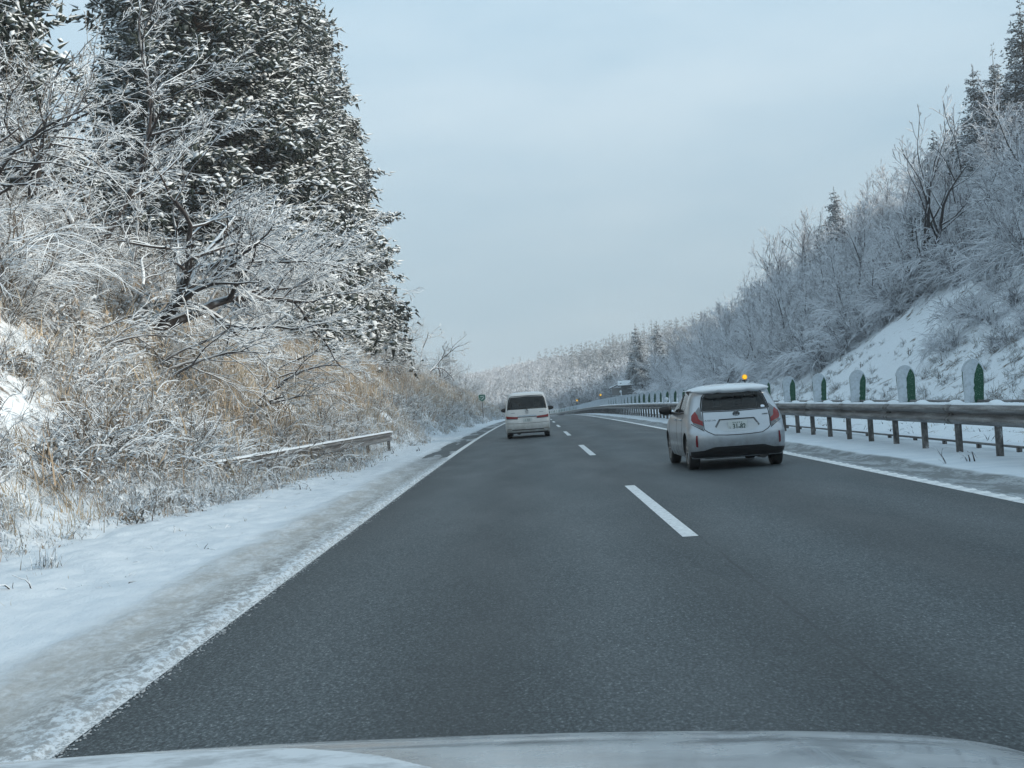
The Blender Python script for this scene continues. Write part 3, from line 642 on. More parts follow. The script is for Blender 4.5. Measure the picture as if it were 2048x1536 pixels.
# lone tuft in the shoulder snow
r_ = np.random.default_rng(5); V, F, MI = cat_(blades(r_, 70, .12, .34, .005, .07, lean=(.2, .1)), leaves(r_, 25, .12, .1, .05))
o = link('grass_tuft', np_mesh('tuft_', V, F, M['weed']), label='small lone tuft of brown grass in the flat snow near the lower left corner', cat='grass tuft'); o.location = G(-4.75, 13.8, .10); o.scale = (1.15, 1.15, 1.15)
r_ = np.random.default_rng(6)
o = link('dead_twig', tubes(twiggy(r_, 9, .42, 1.25, .004, 3), 'twig_', M['bark'], 3), label='dark dead twig in the snow below the median guardrail', cat='twig'); o.location = W3(6.33, 20.8, .05)

# ---------------------------------------------------------------- plants: right hillside
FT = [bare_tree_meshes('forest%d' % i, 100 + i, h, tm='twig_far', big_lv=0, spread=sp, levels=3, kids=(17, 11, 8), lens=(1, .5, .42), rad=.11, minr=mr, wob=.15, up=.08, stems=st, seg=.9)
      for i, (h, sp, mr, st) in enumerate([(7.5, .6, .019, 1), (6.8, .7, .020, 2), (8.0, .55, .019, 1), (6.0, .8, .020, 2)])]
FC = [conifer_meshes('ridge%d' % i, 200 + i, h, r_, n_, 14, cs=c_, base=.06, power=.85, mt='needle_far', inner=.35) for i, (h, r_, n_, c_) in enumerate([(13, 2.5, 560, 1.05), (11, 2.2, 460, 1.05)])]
GF = 'frosted bare trees covering the right hillside'
rg = np.random.default_rng(77)
def slope_zone(s, y):
    """1 where the hillside is wooded: bare snow strip near the road before y=100"""
    lim = np.interp(y, [40, 70, 88, 97, 104, 112, 400], [27, 26.5, 27.5, 28.5, 24.5, 22.0, 21.5]); return s > lim
cand = []
while len(cand) < 215:
    y_ = 62 + 258 * rg.random() ** 1.25; s_ = rg.uniform(22, 57)
    if not slope_zone(s_, y_) or (y_ > 270 and s_ < 36): continue
    d = 3.1 + .009 * y_
    if all((s_ - a) ** 2 + (y_ - b) ** 2 > d * d for a, b in cand): cand.append((s_, y_))
    elif rg.random() < .004: cand.append((s_, y_))
for k, (s_, y_) in enumerate(cand):
    me = FT[int(rg.integers(0, 4))]; sc_ = rg.uniform(.75, 1.15) * (.72 if s_ > 41 and 110 < y_ < 175 else 1)
    zone_ = ('frosted bare tree on the crest of the right hillside', 'frosted bare trees on the right crest') if s_ > 46 else (('frosted bare tree at the foot of the right hillside woodland', 'frosted bare trees at the foot of the right hill') if s_ < 29 else ('frosted bare tree halfway up the grey woodland on the right hillside', GF))
    place_tree(me, 'frosted_tree', TP, s_, y_, zone_[0], zone_[1], rg.uniform(0, 6.28), sc_, sink=.2, tilt=(rg.normal(0, .08), -.16 + rg.normal(0, .08)))
me5 = bare_tree_meshes('crest', 301, 12.5, tm='twig_far', spread=.5, levels=4, kids=(10, 7, 5, 3), lens=(1, .6, .5, .45), rad=.24, minr=.026, wob=.13, up=.07, stems=2, seg=1.0)
place_tree(me5, 'crest_tree', TP, 27.4, 105, 'large bare tree with a forked dark trunk rising behind the bare snow slope', rz=.5, tilt=(0, -.12))
me6 = bare_tree_meshes('crest2', 305, 10, tm='twig_far', spread=.55, levels=3, kids=(12, 8, 6), lens=(1, .55, .45), rad=.2, minr=.03, wob=.15, up=.07, stems=2, seg=1.0)
place_tree(me6, 'crest_tree', TP, 36, 205, 'lower of two dark-trunked bare trees breaking the right skyline', rz=2.2)
place_tree(me6, 'crest_tree', TP, 37.5, 196, 'bare tree with a dark fork on the right skyline, nearer and higher one', rz=.2)
GC = 'snowy conifers on the right skyline'
for (s_, y_, sc_, lb, i) in ((49.4, 138, 1.2, 'tallest snowy conifer at the upper right corner', 0), (51.8, 136, 1.5, 'snowy conifer cut by the right frame edge', 1), (47.8, 142, 1.15, 'snowy conifer left of the tallest one, upper right', 1),
                             (46.0, 143, .98, 'snowy conifer third from the right frame edge', 0), (44.4, 146, .85, 'small snowy conifer with a bent tip above the woodland', 1), (42.8, 147, .75, 'smallest snowy conifer of the upper right row', 0),
                             (45, 206, .85, 'lone pointed conifer halfway down the right skyline', 0), (43.5, 209, .75, 'conifer just left of the lone pointed one', 1),
                             (53.0, 128, 1.3, 'snowy conifer at the frame edge below the upper right corner', 0), (50.0, 131, 1.0, 'broad snowy conifer standing in front of the upper right row', 1), (45.3, 139, .9, 'narrow snowy conifer low in the upper right row', 1),
                             (31.5, 112, .62, 'drooping snowy conifer at the top of the bare snow slope', 1), (29.8, 109, .5, 'low snow-laden conifer bush at the edge of the bare snow slope', 0)):
    place_tree(FC[i], 'ridge_conifer', CP, s_, y_, lb, GC, rg.uniform(0, 6), sc_, sink=.3)
# conifers by the farmhouse
for (x_, y_, sc_, lb) in ((26.2, 297, .95, 'dark snow-streaked conifer right beside the farmhouse'), (30.6, 300, 1.0, 'snow-streaked conifer between farmhouse and gabled shed'), (28.0, 312, 1.15, 'tallest conifer behind the farmhouse')):
    o = place_tree(FC[0], 'farm_conifer', CP, x_, y_, lb, 'conifers round the farmhouse', x_, sc_)
# far hill: trees small in the picture, still one by one along its skyline
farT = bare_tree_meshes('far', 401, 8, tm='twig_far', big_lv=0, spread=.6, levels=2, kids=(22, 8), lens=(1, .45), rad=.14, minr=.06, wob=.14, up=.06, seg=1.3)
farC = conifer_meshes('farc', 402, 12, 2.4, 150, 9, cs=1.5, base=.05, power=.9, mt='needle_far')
n = 0
for x_ in np.arange(20, 150, 2.1):
    y_ = 668 + rg.uniform(-14, 10); 
    p = G(x_ + rg.uniform(-.6, .6) - float(road_off(y_)), y_)
    if x_ > 30 or rg.random() < .3:
        place_tree(farC, 'far_conifer', CP, p.x - float(road_off(y_)), y_, 'tiny pointed conifer in the row along the far hill skyline', 'conifers along the far hill', rg.uniform(0, 6), rg.uniform(.65, 1.2), sink=.5)
def far_kinds():
    return [proto('far_bare', farT[1]), proto('far_dark', farC[1])]
s0 = rg.uniform(-70, 150, 5200); y0 = rg.uniform(455, 690, 5200); kk = (rg.random(5200) < 1)
zz = HZ(s0 - road_off(y0), y0); n = len(s0); con = (fbm(s0 * .03, y0 * .02, 3) + .004 * (s0 - 20) > .06) & (rg.random(n) < .8)
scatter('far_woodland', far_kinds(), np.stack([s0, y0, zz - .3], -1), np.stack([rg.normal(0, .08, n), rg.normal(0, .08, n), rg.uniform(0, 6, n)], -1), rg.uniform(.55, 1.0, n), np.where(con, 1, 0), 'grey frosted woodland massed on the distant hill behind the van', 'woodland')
# near hillside understorey between the counted trees
under = [weed(41, 20, 2.6, 1.0, 10, 'twig_far', .018), weed(42, 16, 3.4, .8, 12, 'twig_far', .02), weed(43, 22, 1.8, 1.2, 9, 'twig_far', .016)]
def densR(s, y): return np.where(slope_zone(s, y), np.clip(.7 + fbm(s * .15, y * .1, 3) * 1.5, .2, 1), np.clip(fbm(s * .35 + 4, y * .22 + 2, 3) * 2.6 - .02 + .5 * smooth(92, 78, y), 0, .9) * smooth(21.5, 24.5, s))
s, y = pick(rg, 6500, 21, 66, 45, 430, densR, .9); k_ = (y < 262) | (y > 330) | (s > 36); s, y = s[k_], y[k_]; n = len(s)
scatter('hillside_thicket', under, pts(s, y, -.1), np.stack([rg.normal(0, .2, n), -.45 + rg.normal(0, .2, n), rg.normal(0, .5, n)], -1), rg.uniform(.6, 1.3, n) * np.where(slope_zone(s, y), 1, .55), rg.integers(0, 3, n), 'frosted thicket of thin stems filling the right hillside between the trees', 'thicket')
s, y = pick(rg, 700, 16.5, 24, 40, 200); n = len(s)
scatter('verge_brush', [weed(44, 14, .9, 1.2, 6, 'twig', .008), weed(45, 12, .7, 1.3, 6, 'weed', .008)], pts(s, y, -.05), np.stack([rg.normal(0, .2, n), -.2 + rg.normal(0, .2, n), rg.uniform(0, 6, n)], -1), rg.uniform(.3, .9, n), rg.integers(0, 2, n), 'low frosted weeds along the toe of the right bank', 'weeds')
# trees between the far side of the motorway and the far hill
s, y = pick(rg, 1500, 19, 75, 300, 470); k_ = (y > 318) | (s > 38); s, y = s[k_], y[k_]; n = len(s); ps = pts(s, y, -.2)
s2 = rg.uniform(-40, 12, 500); y2 = rg.uniform(430, 520, 500); ps = np.concatenate([ps, np.stack([s2 + 4, y2, HZ(s2 + 4 - road_off(y2), y2)], -1)]); n = len(ps)
scatter('valley_woodland', far_kinds(), ps, np.stack([rg.normal(0, .08, n), rg.normal(0, .08, n), rg.uniform(0, 6, n)], -1), rg.uniform(.5, .95, n), (rg.random(n) < .22).astype(int), 'frosted trees massed in the valley beyond the farmhouse', 'woodland')
# ---------------------------------------------------------------- median guardrail
m = M['steel'] = mat('weathered_steel', (.2, .2, .2), .6, .35, spec=.4); t = T(m); g_ = N(t, 'ShaderNodeNewGeometry'); P_ = g_.outputs['Position']
nn = mth(t, 'ADD', mth(t, 'MULTIPLY', noise(t, 3.5, 5, .65, vec=P_, mscale=(1, .25, 4)), .7), mth(t, 'MULTIPLY', noise(t, 45, 3, .6, vec=P_), .3))
setc(m, ramp(t, nn, [(.30, (.065, .062, .06)), (.46, (.15, .147, .145)), (.60, (.28, .285, .285)), (.72, (.5, .53, .56))]))
m = M['post'] = mat('galvanised_post', (.2, .2, .2), .55, .4, spec=.4); t = T(m); g_ = N(t, 'ShaderNodeNewGeometry'); P_ = g_.outputs['Position']
setc(m, ramp(t, noise(t, 14, 5, .7, vec=P_, mscale=(1, 1, .4)), [(.32, (.045, .042, .04)), (.5, (.12, .115, .11)), (.62, (.22, .21, .2)), (.74, (.5, .53, .56))]))
M['green'] = mat('green_plastic', (.006, .06, .03), .45, spec=.4); t = T(M['green']); setc(M['green'], ramp(t, noise(t, 60, 3, .7), [(.45, (.004, .05, .024)), (.6, (.008, .08, .038)), (.74, (.5, .6, .6))]))
def sweep(name, prof, s0, ys, mats, hz=0.0, smoothf=False, closed=False):
    """profile (ds, dz) carried along the road"""
    ys = np.asarray(ys, float); c = np.array(prof, float); n = len(c); m_ = len(ys); dx = (road_off(ys + .5) - road_off(ys - .5))
    ln = np.sqrt(1 + dx * dx); nx = 1 / ln; ny = -dx / ln
    X = (s0 + 0 * ys + road_off(ys))[:, None] + c[None, :, 0] * nx[:, None]; Y = ys[:, None] + c[None, :, 0] * ny[:, None]; Z = road_z(ys)[:, None] + c[None, :, 1] + hz
    V = np.stack([X, Y, Z], -1).reshape(-1, 3); i = np.arange(n * m_).reshape(m_, n)
    if closed: j = np.roll(i, -1, axis=1); F = np.stack([i[:-1], j[:-1], j[1:], i[1:]], -1).reshape(-1, 4)
    else: F = np.stack([i[:-1, :-1], i[:-1, 1:], i[1:, 1:], i[1:, :-1]], -1).reshape(-1, 4)
    return np_mesh(name, V, F, mats, smoothf=smoothf)
def wbeam(z0, z1, sgn=-1, th=.006, d=.095):
    k = [(0, 0), (.035, .0), (.075, .16), (.085, .26), (.04, .40), (.0, .46), (.0, .54), (.04, .60), (.085, .74), (.075, .84), (.035, 1), (0, 1)]
    o = [(sgn * a * d / .085, z0 + (z1 - z0) * b) for a, b in k]; return o + [(a - sgn * th, b) for a, b in reversed(o)]
SR = 7.0
yr = np.concatenate([np.arange(5, 60, 2), np.arange(60, 430, 4)])
gr_ = empty('median_guardrail', W3(SR, 5, 0), label='long weathered steel guardrail with snow on top along the median, curving away', cat='guardrail')
def into(o, root): o.matrix_parent_inverse = Matrix.Translation(-root.location); return o
def lk(name, me, root, **k): o = link(name, me, root, **k); o.location = -root.location; return o
lk('rail', sweep('rail', wbeam(.53, .84), SR - .10, yr, M['steel'], closed=True), gr_)
lk('rail', sweep('rail_back', wbeam(.53, .84, 1), SR + .22, yr, M['steel'], closed=True), gr_)
lk('top_pipe', sweep('pipe', [(.03 * math.cos(a), .885 + .02 * math.sin(a)) for a in np.arange(6) * math.pi / 3], SR + .16, yr, M['steel'], closed=True), gr_)
lk('conduit', sweep('conduit', [(.022 * math.cos(a), .13 + .022 * math.sin(a)) for a in np.arange(6) * math.pi / 3], SR + .62, yr, M['steel'], closed=True), gr_)
sp = MB()                                                   # lapped splice sleeve with bolt heads
pr = wbeam(.525, .845, d=.101); q = len(pr); vv = [(a, b, c) for b in (-.16, .16) for (a, c) in pr]; sp.add(vv, [(k_, (k_ + 1) % q, q + (k_ + 1) % q, q + k_) for k_ in range(q)] + [tuple(range(q))[::-1], tuple(range(q, 2 * q))])
for by in (-.1, .1):
    for bz in (.60, .685, .77): sp.box((-.075 if bz != .685 else -.012, by, bz), (.06, .03, .03))
spl = sp.mesh('splice', M['post'])
for y in np.arange(7.4, 90, 4.0): o = link('splice', spl, gr_); o.location = W3(SR - .10, y, 0) - gr_.location; o.rotation_euler = (0, 0, math.atan(-(float(road_off(y + .5)) - float(road_off(y - .5)))))
mb = MB()       # C-section post with a spacer block
mb.box((0, 0, .40), (.10, .006, .94)); mb.box((-.047, .03, .40), (.006, .055, .94)); mb.box((.047, .03, .40), (.006, .055, .94)); mb.box((-.055, 0.02, .69), (.02, .07, .2)); mb.box((.11, .02, .69), (.11, .06, .2))
postm = mb.mesh('post', M['post'])
mb = MB(); mb.box((0, 0, .03), (.06, .10, .13)); brk = mb.mesh('bracket', M['post'])
# snow riding the rail: a soft ridge with a bump over each post
def rail_snow(y0, y1, step, s0, w_, zt, amp, per=2.0, ph=1.0, name='snow'):
    ys = np.append(np.arange(y0, y1, step), y1); th = np.linspace(0, np.pi, 8)
    bumpf = amp * np.exp(-(((ys - ph + per / 2) % per - per / 2) / .10) ** 2) + .012 * fbm(ys * 1.7, ys * 0 + 2)
    hz = .028 + bumpf; hw = w_ / 2 * (1 + .12 * fbm(ys * 2.3, ys * 0))
    X = (s0 + road_off(ys))[:, None] - np.cos(th)[None] * hw[:, None]; Z = (road_z(ys) + zt)[:, None] + np.sin(th)[None] ** .7 * hz[:, None]
    V = np.stack([X, np.repeat(ys[:, None], 8, 1), Z], -1).reshape(-1, 3); i = np.arange(len(ys) * 8).reshape(-1, 8)
    F = np.stack([i[:-1, :-1], i[:-1, 1:], i[1:, 1:], i[1:, :-1]], -1).reshape(-1, 4); return np_mesh(name, V, F, M['snow'], smoothf=True)
lk('snow', rail_snow(5, 150, .1, SR - .02, .24, .84, .045, ph=1.4), gr_); lk('snow', rail_snow(150, 430, 1.0, SR - .02, .24, .84, .02, ph=1.4), gr_)
k = 0
for y in np.arange(5.4, 400, 2.0):
    p = W3(SR, y, 0) - gr_.location
    o = link('post', postm, gr_); o.location = p; o.rotation_euler = (0, 0, math.atan(-(float(road_off(y + .5)) - float(road_off(y - .5)))))
    if y < 90: o = link('bracket', brk, gr_); o.location = W3(SR + .62, y + 1, 0.02) - gr_.location

# ---------------------------------------------------------------- anti-glare blades on the rail
def blade_outline(hw, z0, z1, n=10):
    o = [(-hw * .86, z0), (hw * .86, z0)]; o += [(hw * math.cos(a), z1 - hw * 1.25 + hw * 1.25 * math.sin(a)) for a in np.linspace(0, math.pi / 2, n)]
    o += [(-x, z) for x, z in reversed(o[2:-1])]; return o
mb = MB(); mb.prism(blade_outline(.175, .0, .66), -.02, .02); mb.box((0, 0, -.16), (.05, .05, .34)); bladem = mb.mesh('blade', M['green'], bevel=.006)
def blade_snow(seed):
    """packed snow on the face towards the traffic: covers the left part, ragged right border, rounded over the top"""
    rg_ = np.random.default_rng(seed); zs = np.linspace(0.01, .675, 16); rows = []
    for z in zs:
        hw = .174 if z < .44 else .176 * math.sqrt(max(0.02, 1 - ((z - .44) / .24) ** 2))
        e = min(hw, -.172 + (.56 + .035 * ((seed * 7) % 5 - 2) + .30 * max(0, (z - .30) / .33) ** 2 + .022 * rg_.normal()) * .344); e = max(e, -hw + .01)
        rows.append([(-hw + (e + hw) * t_, -.021 - .022 * math.sin(math.pi * min(1, t_ * .9 + .1)) * (1 + .3 * rg_.random()) * (1 if 0 < t_ < 1 else 0), z) for t_ in np.linspace(0, 1, 7)])
    V = [v for r in rows for v in r]; i = np.arange(len(V)).reshape(len(zs), 7)
    F = np.stack([i[:-1, :-1], i[:-1, 1:], i[1:, 1:], i[1:, :-1]], -1).reshape(-1, 4).tolist()
    mb = MB(); mb.add(V, F)
    cap = blade_outline(.176, .0, .685)[2:-1]                       # thin roll of snow round the arched top
    top = [(x, 0, z) for x, z in cap if z > .50]; mb.tube(top, .018, 6)
    return mb.mesh('snow', M['blade_snow'], sm=True)
m = M['blade_snow'] = mat('wind_packed_snow', SNOW, .8, spec=.1); t = T(m); setc(m, ramp(t, noise(t, 16, 5, .7), [(.30, (.13, .20, .18)), (.38, (.40, .45, .49)), (.6, (.52, .58, .63))])); bump(m, noise(t, 30, 4), .4, .01)
bs = [blade_snow(i) for i in range(6)]
lbl = ['nearest green anti-glare blade on the median rail, tallest in the picture', 'second green anti-glare blade from the right frame edge', 'third green anti-glare blade from the right frame edge',
       'fourth green anti-glare blade from the right frame edge', 'fifth green anti-glare blade from the right, the second one clear of the silver hatchback', 'sixth green anti-glare blade from the right, just clear of the silver hatchback roof', 'green anti-glare blade half hidden behind the rear corner of the silver hatchback']
k = 0
for y in np.arange(22.8, 330, 4.0):
    o = empty('antiglare_blade', W3(SR + .10, y, .86), label=lbl[k] if k < len(lbl) else 'snow-faced green anti-glare blade in the long row beyond the silver hatchback', cat='anti-glare blade', group='anti-glare blades on the median rail')
    o.rotation_euler = (R(rng.normal(0, 2)), R(rng.normal(0, 1.6)), R(8 + rng.normal(0, 6)))
    link('blade', bladem, o); link('snow', bs[(k * 5 + k // 3) % 6], o); k += 1

# ---------------------------------------------------------------- amber beacons on the median
M['amber'] = mat('amber_lens', (.85, .42, .02), .3, emit=(1.0, .52, .02), es=.9)
M['amber_rim'] = mat('amber_rim', (.75, .45, .03), .4, emit=(1.0, .45, .02), es=.25)
M['black'] = mat('black_plastic', (.012, .012, .013), .5)
def beacon(s, y, h, lb, r_=.085):
    o = empty('amber_beacon', W3(s, y, .8), label=lb, cat='beacon', group='amber beacons on the median rail')
    mb = MB(); mb.tube([(0, 0, 0), (0, 0, h - .8 - r_)], .018, 6); mb.box((0, .03, h - .82 - r_), (.16, .1, .03)); link('stand', mb.mesh('stand', M['black']), o)
    mb = MB(); mb.tube([(0, -.02, h - .8), (0, .05, h - .8)], [r_, r_], 16); mb.tube([(0, -.03, h - .8), (0, -.02, h - .8)], [r_ * .9, r_], 16, cap=False); link('rim', mb.mesh('rim', M['amber_rim'], auto=.6), o)
    mb = MB(); mb.tube([(0, -.045, h - .8), (0, -.036, h - .8), (0, -.024, h - .8)], [r_ * .3, r_ * .62, r_ * .8], 16); link('lens', mb.mesh('lens', M['amber'], auto=.6), o)
beacon(7.12, 46.8, 1.685, 'round amber beacon just above the roof of the silver hatchback')
beacon(7.12, 152, 2.0, 'small amber light on the distant median rail, nearer of the two far ones', .11)
beacon(7.12, 232, 2.3, 'farthest amber light on the median rail, low over the curve behind the van', .15)
# snow-capped delineators on the rail
for (y, h, lb) in ((112, 1.85, 'snow-capped delineator on a slanting stalk over the middle of the far blades'), (73, 1.06, 'small snow-capped delineator low in front of the blades left of the silver hatchback')):
    o = empty('delineator', W3(6.98, y, .8), label=lb, cat='delineator', group='snow-capped delineators')
    mb = MB(); mb.tube([(.22 if h > 1.5 else 0, 0, 0), (0, 0, h - .8)], .03, 6); link('stalk', mb.mesh('stalk', M['snow']), o)
    bm = bmesh.new(); bmesh.ops.create_icosphere(bm, subdivisions=2, radius=.10); me = bpy.data.meshes.new('cap'); bm.to_mesh(me); bm.free(); me.materials.append(M['snow']); c_ = link('snow_cap', me, o); c_.location = (0, 0, h - .8); c_.scale = (1, .8, 1.05)

# ---------------------------------------------------------------- old rail in the brush of the left bank
a, b = W3(-4.45, 45.6, .64), W3(-5.5, 25.0, .62)
lr = empty('roadside_rail', a, label='short snow-topped steel rail ending in the brush beside the left shoulder', cat='guardrail')
d = b - a; n_ = 12; mb = MB(); side = Vector((-d.y, d.x, 0)).normalized() * -1
if side.x < 0: side = -side
prof = wbeam(-.22, .05, 1, d=.07)
vs = []; fs = []
for i in range(n_ + 1):
    p = d * (i / n_)
    for (u_, z_) in prof: vs.append(p + side * u_ + Vector((0, 0, z_)))
q = len(prof)
for i in range(n_):
    for k in range(q): fs.append((i * q + k, i * q + (k + 1) % q, (i + 1) * q + (k + 1) % q, (i + 1) * q + k))
fs += [tuple(range(q)), tuple(n_ * q + k for k in range(q))]
link('rail', MB().add(vs, fs).mesh('rail', M['steel']), lr)
vs = []; fs = []; th = np.linspace(0, math.pi, 7)
for i in range(61):
    p = d * (i / 60); hh = .045 + .03 * float(fbm(i * .35, 3.1, 3))
    for t_ in th: vs.append(p + side * (.03 - .07 * math.cos(t_)) + Vector((0, 0, .05 + hh * math.sin(t_))))
for i in range(60):
    for k in range(6): fs.append((i * 7 + k, i * 7 + k + 1, (i + 1) * 7 + k + 1, (i + 1) * 7 + k))
fs += [tuple(range(7)), tuple(420 + k for k in range(7))]
link('snow', MB().add(vs, fs).mesh('snow', M['snow'], sm=True), lr)
for i in range(6):
    p = d * (.01 + i * .196); o = link('post', MB().box((0, 0, -.42), (.09, .07, .95)).mesh('post', M['post']) if i == 0 else o.data, lr); o.location = p - side * .04
dl = empty('roadside_delineator', G(-5.35, 38.2), label='round snow-plastered delineator in the brush above the left rail', cat='delineator')
p0 = W3(-5.35, 38.2, 1.0) - dl.location
link('stake', MB().tube([(0, 0, -.1), (p0.x, p0.y + .03, p0.z)], .02, 6).mesh('stake', M['post']), dl)
link('disc', MB().tube([(p0.x, p0.y - .012, p0.z), (p0.x, p0.y + .012, p0.z)], .085, 20).mesh('disc', M['snow'], auto=.6), dl)

# ---------------------------------------------------------------- green route shield, far left
M['sgreen'] = mat('sign_green', (.01, .115, .085), .45); M['white'] = mat('sign_white', (.62, .68, .68), .5)
sg = empty('route_shield', G(-4.75, 134), label='small green expressway route shield standing at the far left shoulder', cat='road sign')
zc = W3(-4.75, 134, 2.35).z - sg.location.z
def shield(k, dy0, dy1, mt):
    o = [(-.34, .30), (0, .34), (.34, .30), (.34, -.08), (.26, -.24), (0, -.40), (-.26, -.24), (-.34, -.08)]
    return MB().prism([(a * k, zc + b * k) for a, b in o], dy0, dy1).mesh('shield', mt)
link('rim', shield(1.0, 0, .03, M['white']), sg); link('plate', shield(.90, -.008, -.003, M['sgreen']), sg)
mb = MB(); mb.box((0, -.012, zc + .12), (.34, .004, .05), rot=Matrix.Rotation(-.15, 3, 'Y')); mb.box((.07, -.012, zc - .07), (.34, .004, .06), rot=Matrix.Rotation(-.7, 3, 'Y')); mb.box((-.2, -.012, zc - .06), (.06, .004, .08)); link('emblem', mb.mesh('emblem', M['white']), sg)
link('pole', MB().tube([(0, .05, -.3), (0, .05, zc + .3)], .035, 8).mesh('pole', M['post']), sg)
# dark snow-capped block and a short board fence at the end of the left shoulder
bx = empty('marker_block', G(-4.3, 262, 0), label='dark block with a snow cap where the left shoulder meets the curve', cat='block')
link('body', MB().box((0, 0, .55), (.95, .8, .75)).mesh('b', M['black'], bevel=.05), bx); link('snow', MB().box((0, 0, .99), (1.05, .9, .14)).mesh('s', M['snow'], bevel=.05), bx)
M['wood'] = mat('weathered_wood', (.16, .13, .095), .8)
fb = empty('board_barrier', G(-6.0, 232, 0), label='low weathered board barrier in pale reeds near the far end of the left shoulder', cat='barrier')
for dz in (.95, 1.25): link('board', MB().box((0, 0, dz), (1.5, .05, .2)).mesh('board', M['wood']), fb)
for dx in (-.7, .7): link('post', MB().box((dx, .06, .6), (.1, .08, 1.5)).mesh('p', M['wood']), fb)

# ---------------------------------------------------------------- farmhouse and shed beyond the curve
M['dark_wall'] = mat('dark_board_wall', (.045, .05, .05), .8); M['tile'] = mat('dark_roof_edge', (.02, .02, .022), .7); M['grey_wall'] = mat('grey_mud_wall', (.14, .14, .14), .8)
def roof(root, x0, x1, ridge_y, y0, y1, ze, zr, ov=.4):
    mb = MB(); mb.prism([(y0 - ov, ze - .05), (ridge_y, zr), (y1 + ov, ze - .05), (y1 + ov, ze - .2), (ridge_y, zr - .18), (y0 - ov, ze - .2)], x0 - ov, x1 + ov, 'x'); r_ = link('roof', mb.mesh('roof', M['tile']), root)
    mb = MB(); mb.prism([(y0 - ov * .9, ze - .04), (ridge_y, zr + .02), (y1 + ov * .9, ze - .04), (y1 + ov * .8, ze + .12), (ridge_y, zr + .2), (y0 - ov * .8, ze + .12)], x0 - ov * .9, x1 + ov * .9, 'x'); link('snow', mb.mesh('snow', M['snow'], bevel=.04), r_)
fh = empty('farmhouse', (20.9, 300, float(HZ(20.9 + 2, 300)) - .2), label='dark farmhouse with a long snow-covered roof below the conifers', cat='house'); fh.location = (22.3, 300, .9); fh.rotation_euler.z = R(-4)
link('wall', MB().box((0, 0, 1.0), (4.0, 5, 2.2)).mesh('w', M['dark_wall']), fh); roof(fh, -2.3, 2.3, 1.8, -2.5, 2.5, 1.95, 2.75)
link('veranda', MB().box((-3.0, .3, .75), (1.9, 3.6, 1.5)).mesh('w', M['grey_wall']), fh)
link('veranda_roof', MB().prism([(-4.5, 1.25), (-1.9, 2.3), (-1.9, 2.45), (-4.6, 1.42)], -1.7, 2.3, 'y').mesh('r', M['tile']), fh)
link('veranda_snow', MB().prism([(-4.55, 1.43), (-1.9, 2.46), (-1.9, 2.60), (-4.6, 1.62)], -1.7, 2.3, 'y').mesh('r', M['snow']), fh)
for dx in (-1.2, .3): w_ = link('window', MB().box((dx, -2.53, 1.2), (.9, .06, .7)).mesh('f', M['grey_wall']), fh); link('pane', MB().box((dx, -2.57, 1.2), (.78, .02, .58)).mesh('g', M['black']), w_)
link('finial', MB().box((2.0, -1.6, 3.15), (.25, .2, .4)).mesh('f', mat('blue_banner', (.10, .12, .45), .6)), fh)
sh = empty('gabled_shed', (29.4, 297, .5), label='small gabled shed with grey front set above the end of the farmhouse', cat='shed'); sh.rotation_euler.z = R(45)
link('wall', MB().prism([(-1.3, 0), (1.3, 0), (1.3, 2.2), (0, 3.5), (-1.3, 2.2)], -1.6, 1.6).mesh('w', mat('brown_grey_board', (.10, .095, .095), .8)), sh)
for sg_ in (-1, 1): link('roof', MB().prism([(0, 3.5), (sg_ * 1.75, 1.85), (sg_ * 1.75, 2.05), (0, 3.72)], -2.0, 2.0).mesh('r', M['snow']), sh)
link('barn', MB().box((0, 0, 0), (1, 1, 1)).mesh('b', M['dark_wall']), sh).scale = (2.0, 2.6, 1.4); 
# ---------------------------------------------------------------- vehicles
M['silver'] = mat('silver_paint', (.43, .47, .51), .24, .6, spec=.5, coat=.5)
t = T(M['silver']); g_ = N(t, 'ShaderNodeNewGeometry'); c_ = N(t, 'ShaderNodeTexCoord'); sx_ = N(t, 'ShaderNodeSeparateXYZ'); t.links.new(c_.outputs['Object'], sx_.inputs[0])
grime = mth(t, 'MULTIPLY', mr_(t, sx_.outputs['Z'], .85, .22), mr_(t, noise(t, 5, 5, .65), .35, .65, .15, 1.0))      # road film low on the body
setc(M['silver'], mixc(t, mth(t, 'MULTIPLY', grime, .6), (.43, .47, .51), (.17, .165, .16))); setc(M['silver'], mr_(t, grime, 0, 1, .28, .6, 'LINEAR'), 'Roughness')
M['vanwhite'] = mat('white_paint', (.66, .68, .68), .35, 0, spec=.5, coat=.4)
t = T(M['vanwhite']); c_ = N(t, 'ShaderNodeTexCoord'); sx_ = N(t, 'ShaderNodeSeparateXYZ'); t.links.new(c_.outputs['Object'], sx_.inputs[0])
grime = mth(t, 'MULTIPLY', mr_(t, sx_.outputs['Z'], 1.15, .25), mr_(t, noise(t, 4, 5, .65), .3, .6, .3, 1.0)); setc(M['vanwhite'], mixc(t, mth(t, 'MULTIPLY', grime, .65), (.66, .68, .68), (.26, .26, .235)))
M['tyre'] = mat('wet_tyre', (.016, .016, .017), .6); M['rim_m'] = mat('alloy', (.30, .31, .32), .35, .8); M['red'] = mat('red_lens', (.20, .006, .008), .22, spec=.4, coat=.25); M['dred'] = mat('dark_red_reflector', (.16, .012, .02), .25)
M['clearlens'] = mat('clear_lens', (.13, .14, .15), .15, .2, coat=.6); M['chrome'] = mat('chrome', (.35, .37, .39), .18, .9); M['seat'] = mat('seat_cloth', (.05, .052, .055), .9); M['platew'] = mat('plate_white', (.55, .60, .60), .45); M['ink'] = mat('plate_green', (.03, .07, .06), .5)
M['sticker'] = mat('sticker', (.65, .72, .8), .4); M['seam'] = mat('panel_gap', (.012, .013, .015), .7)
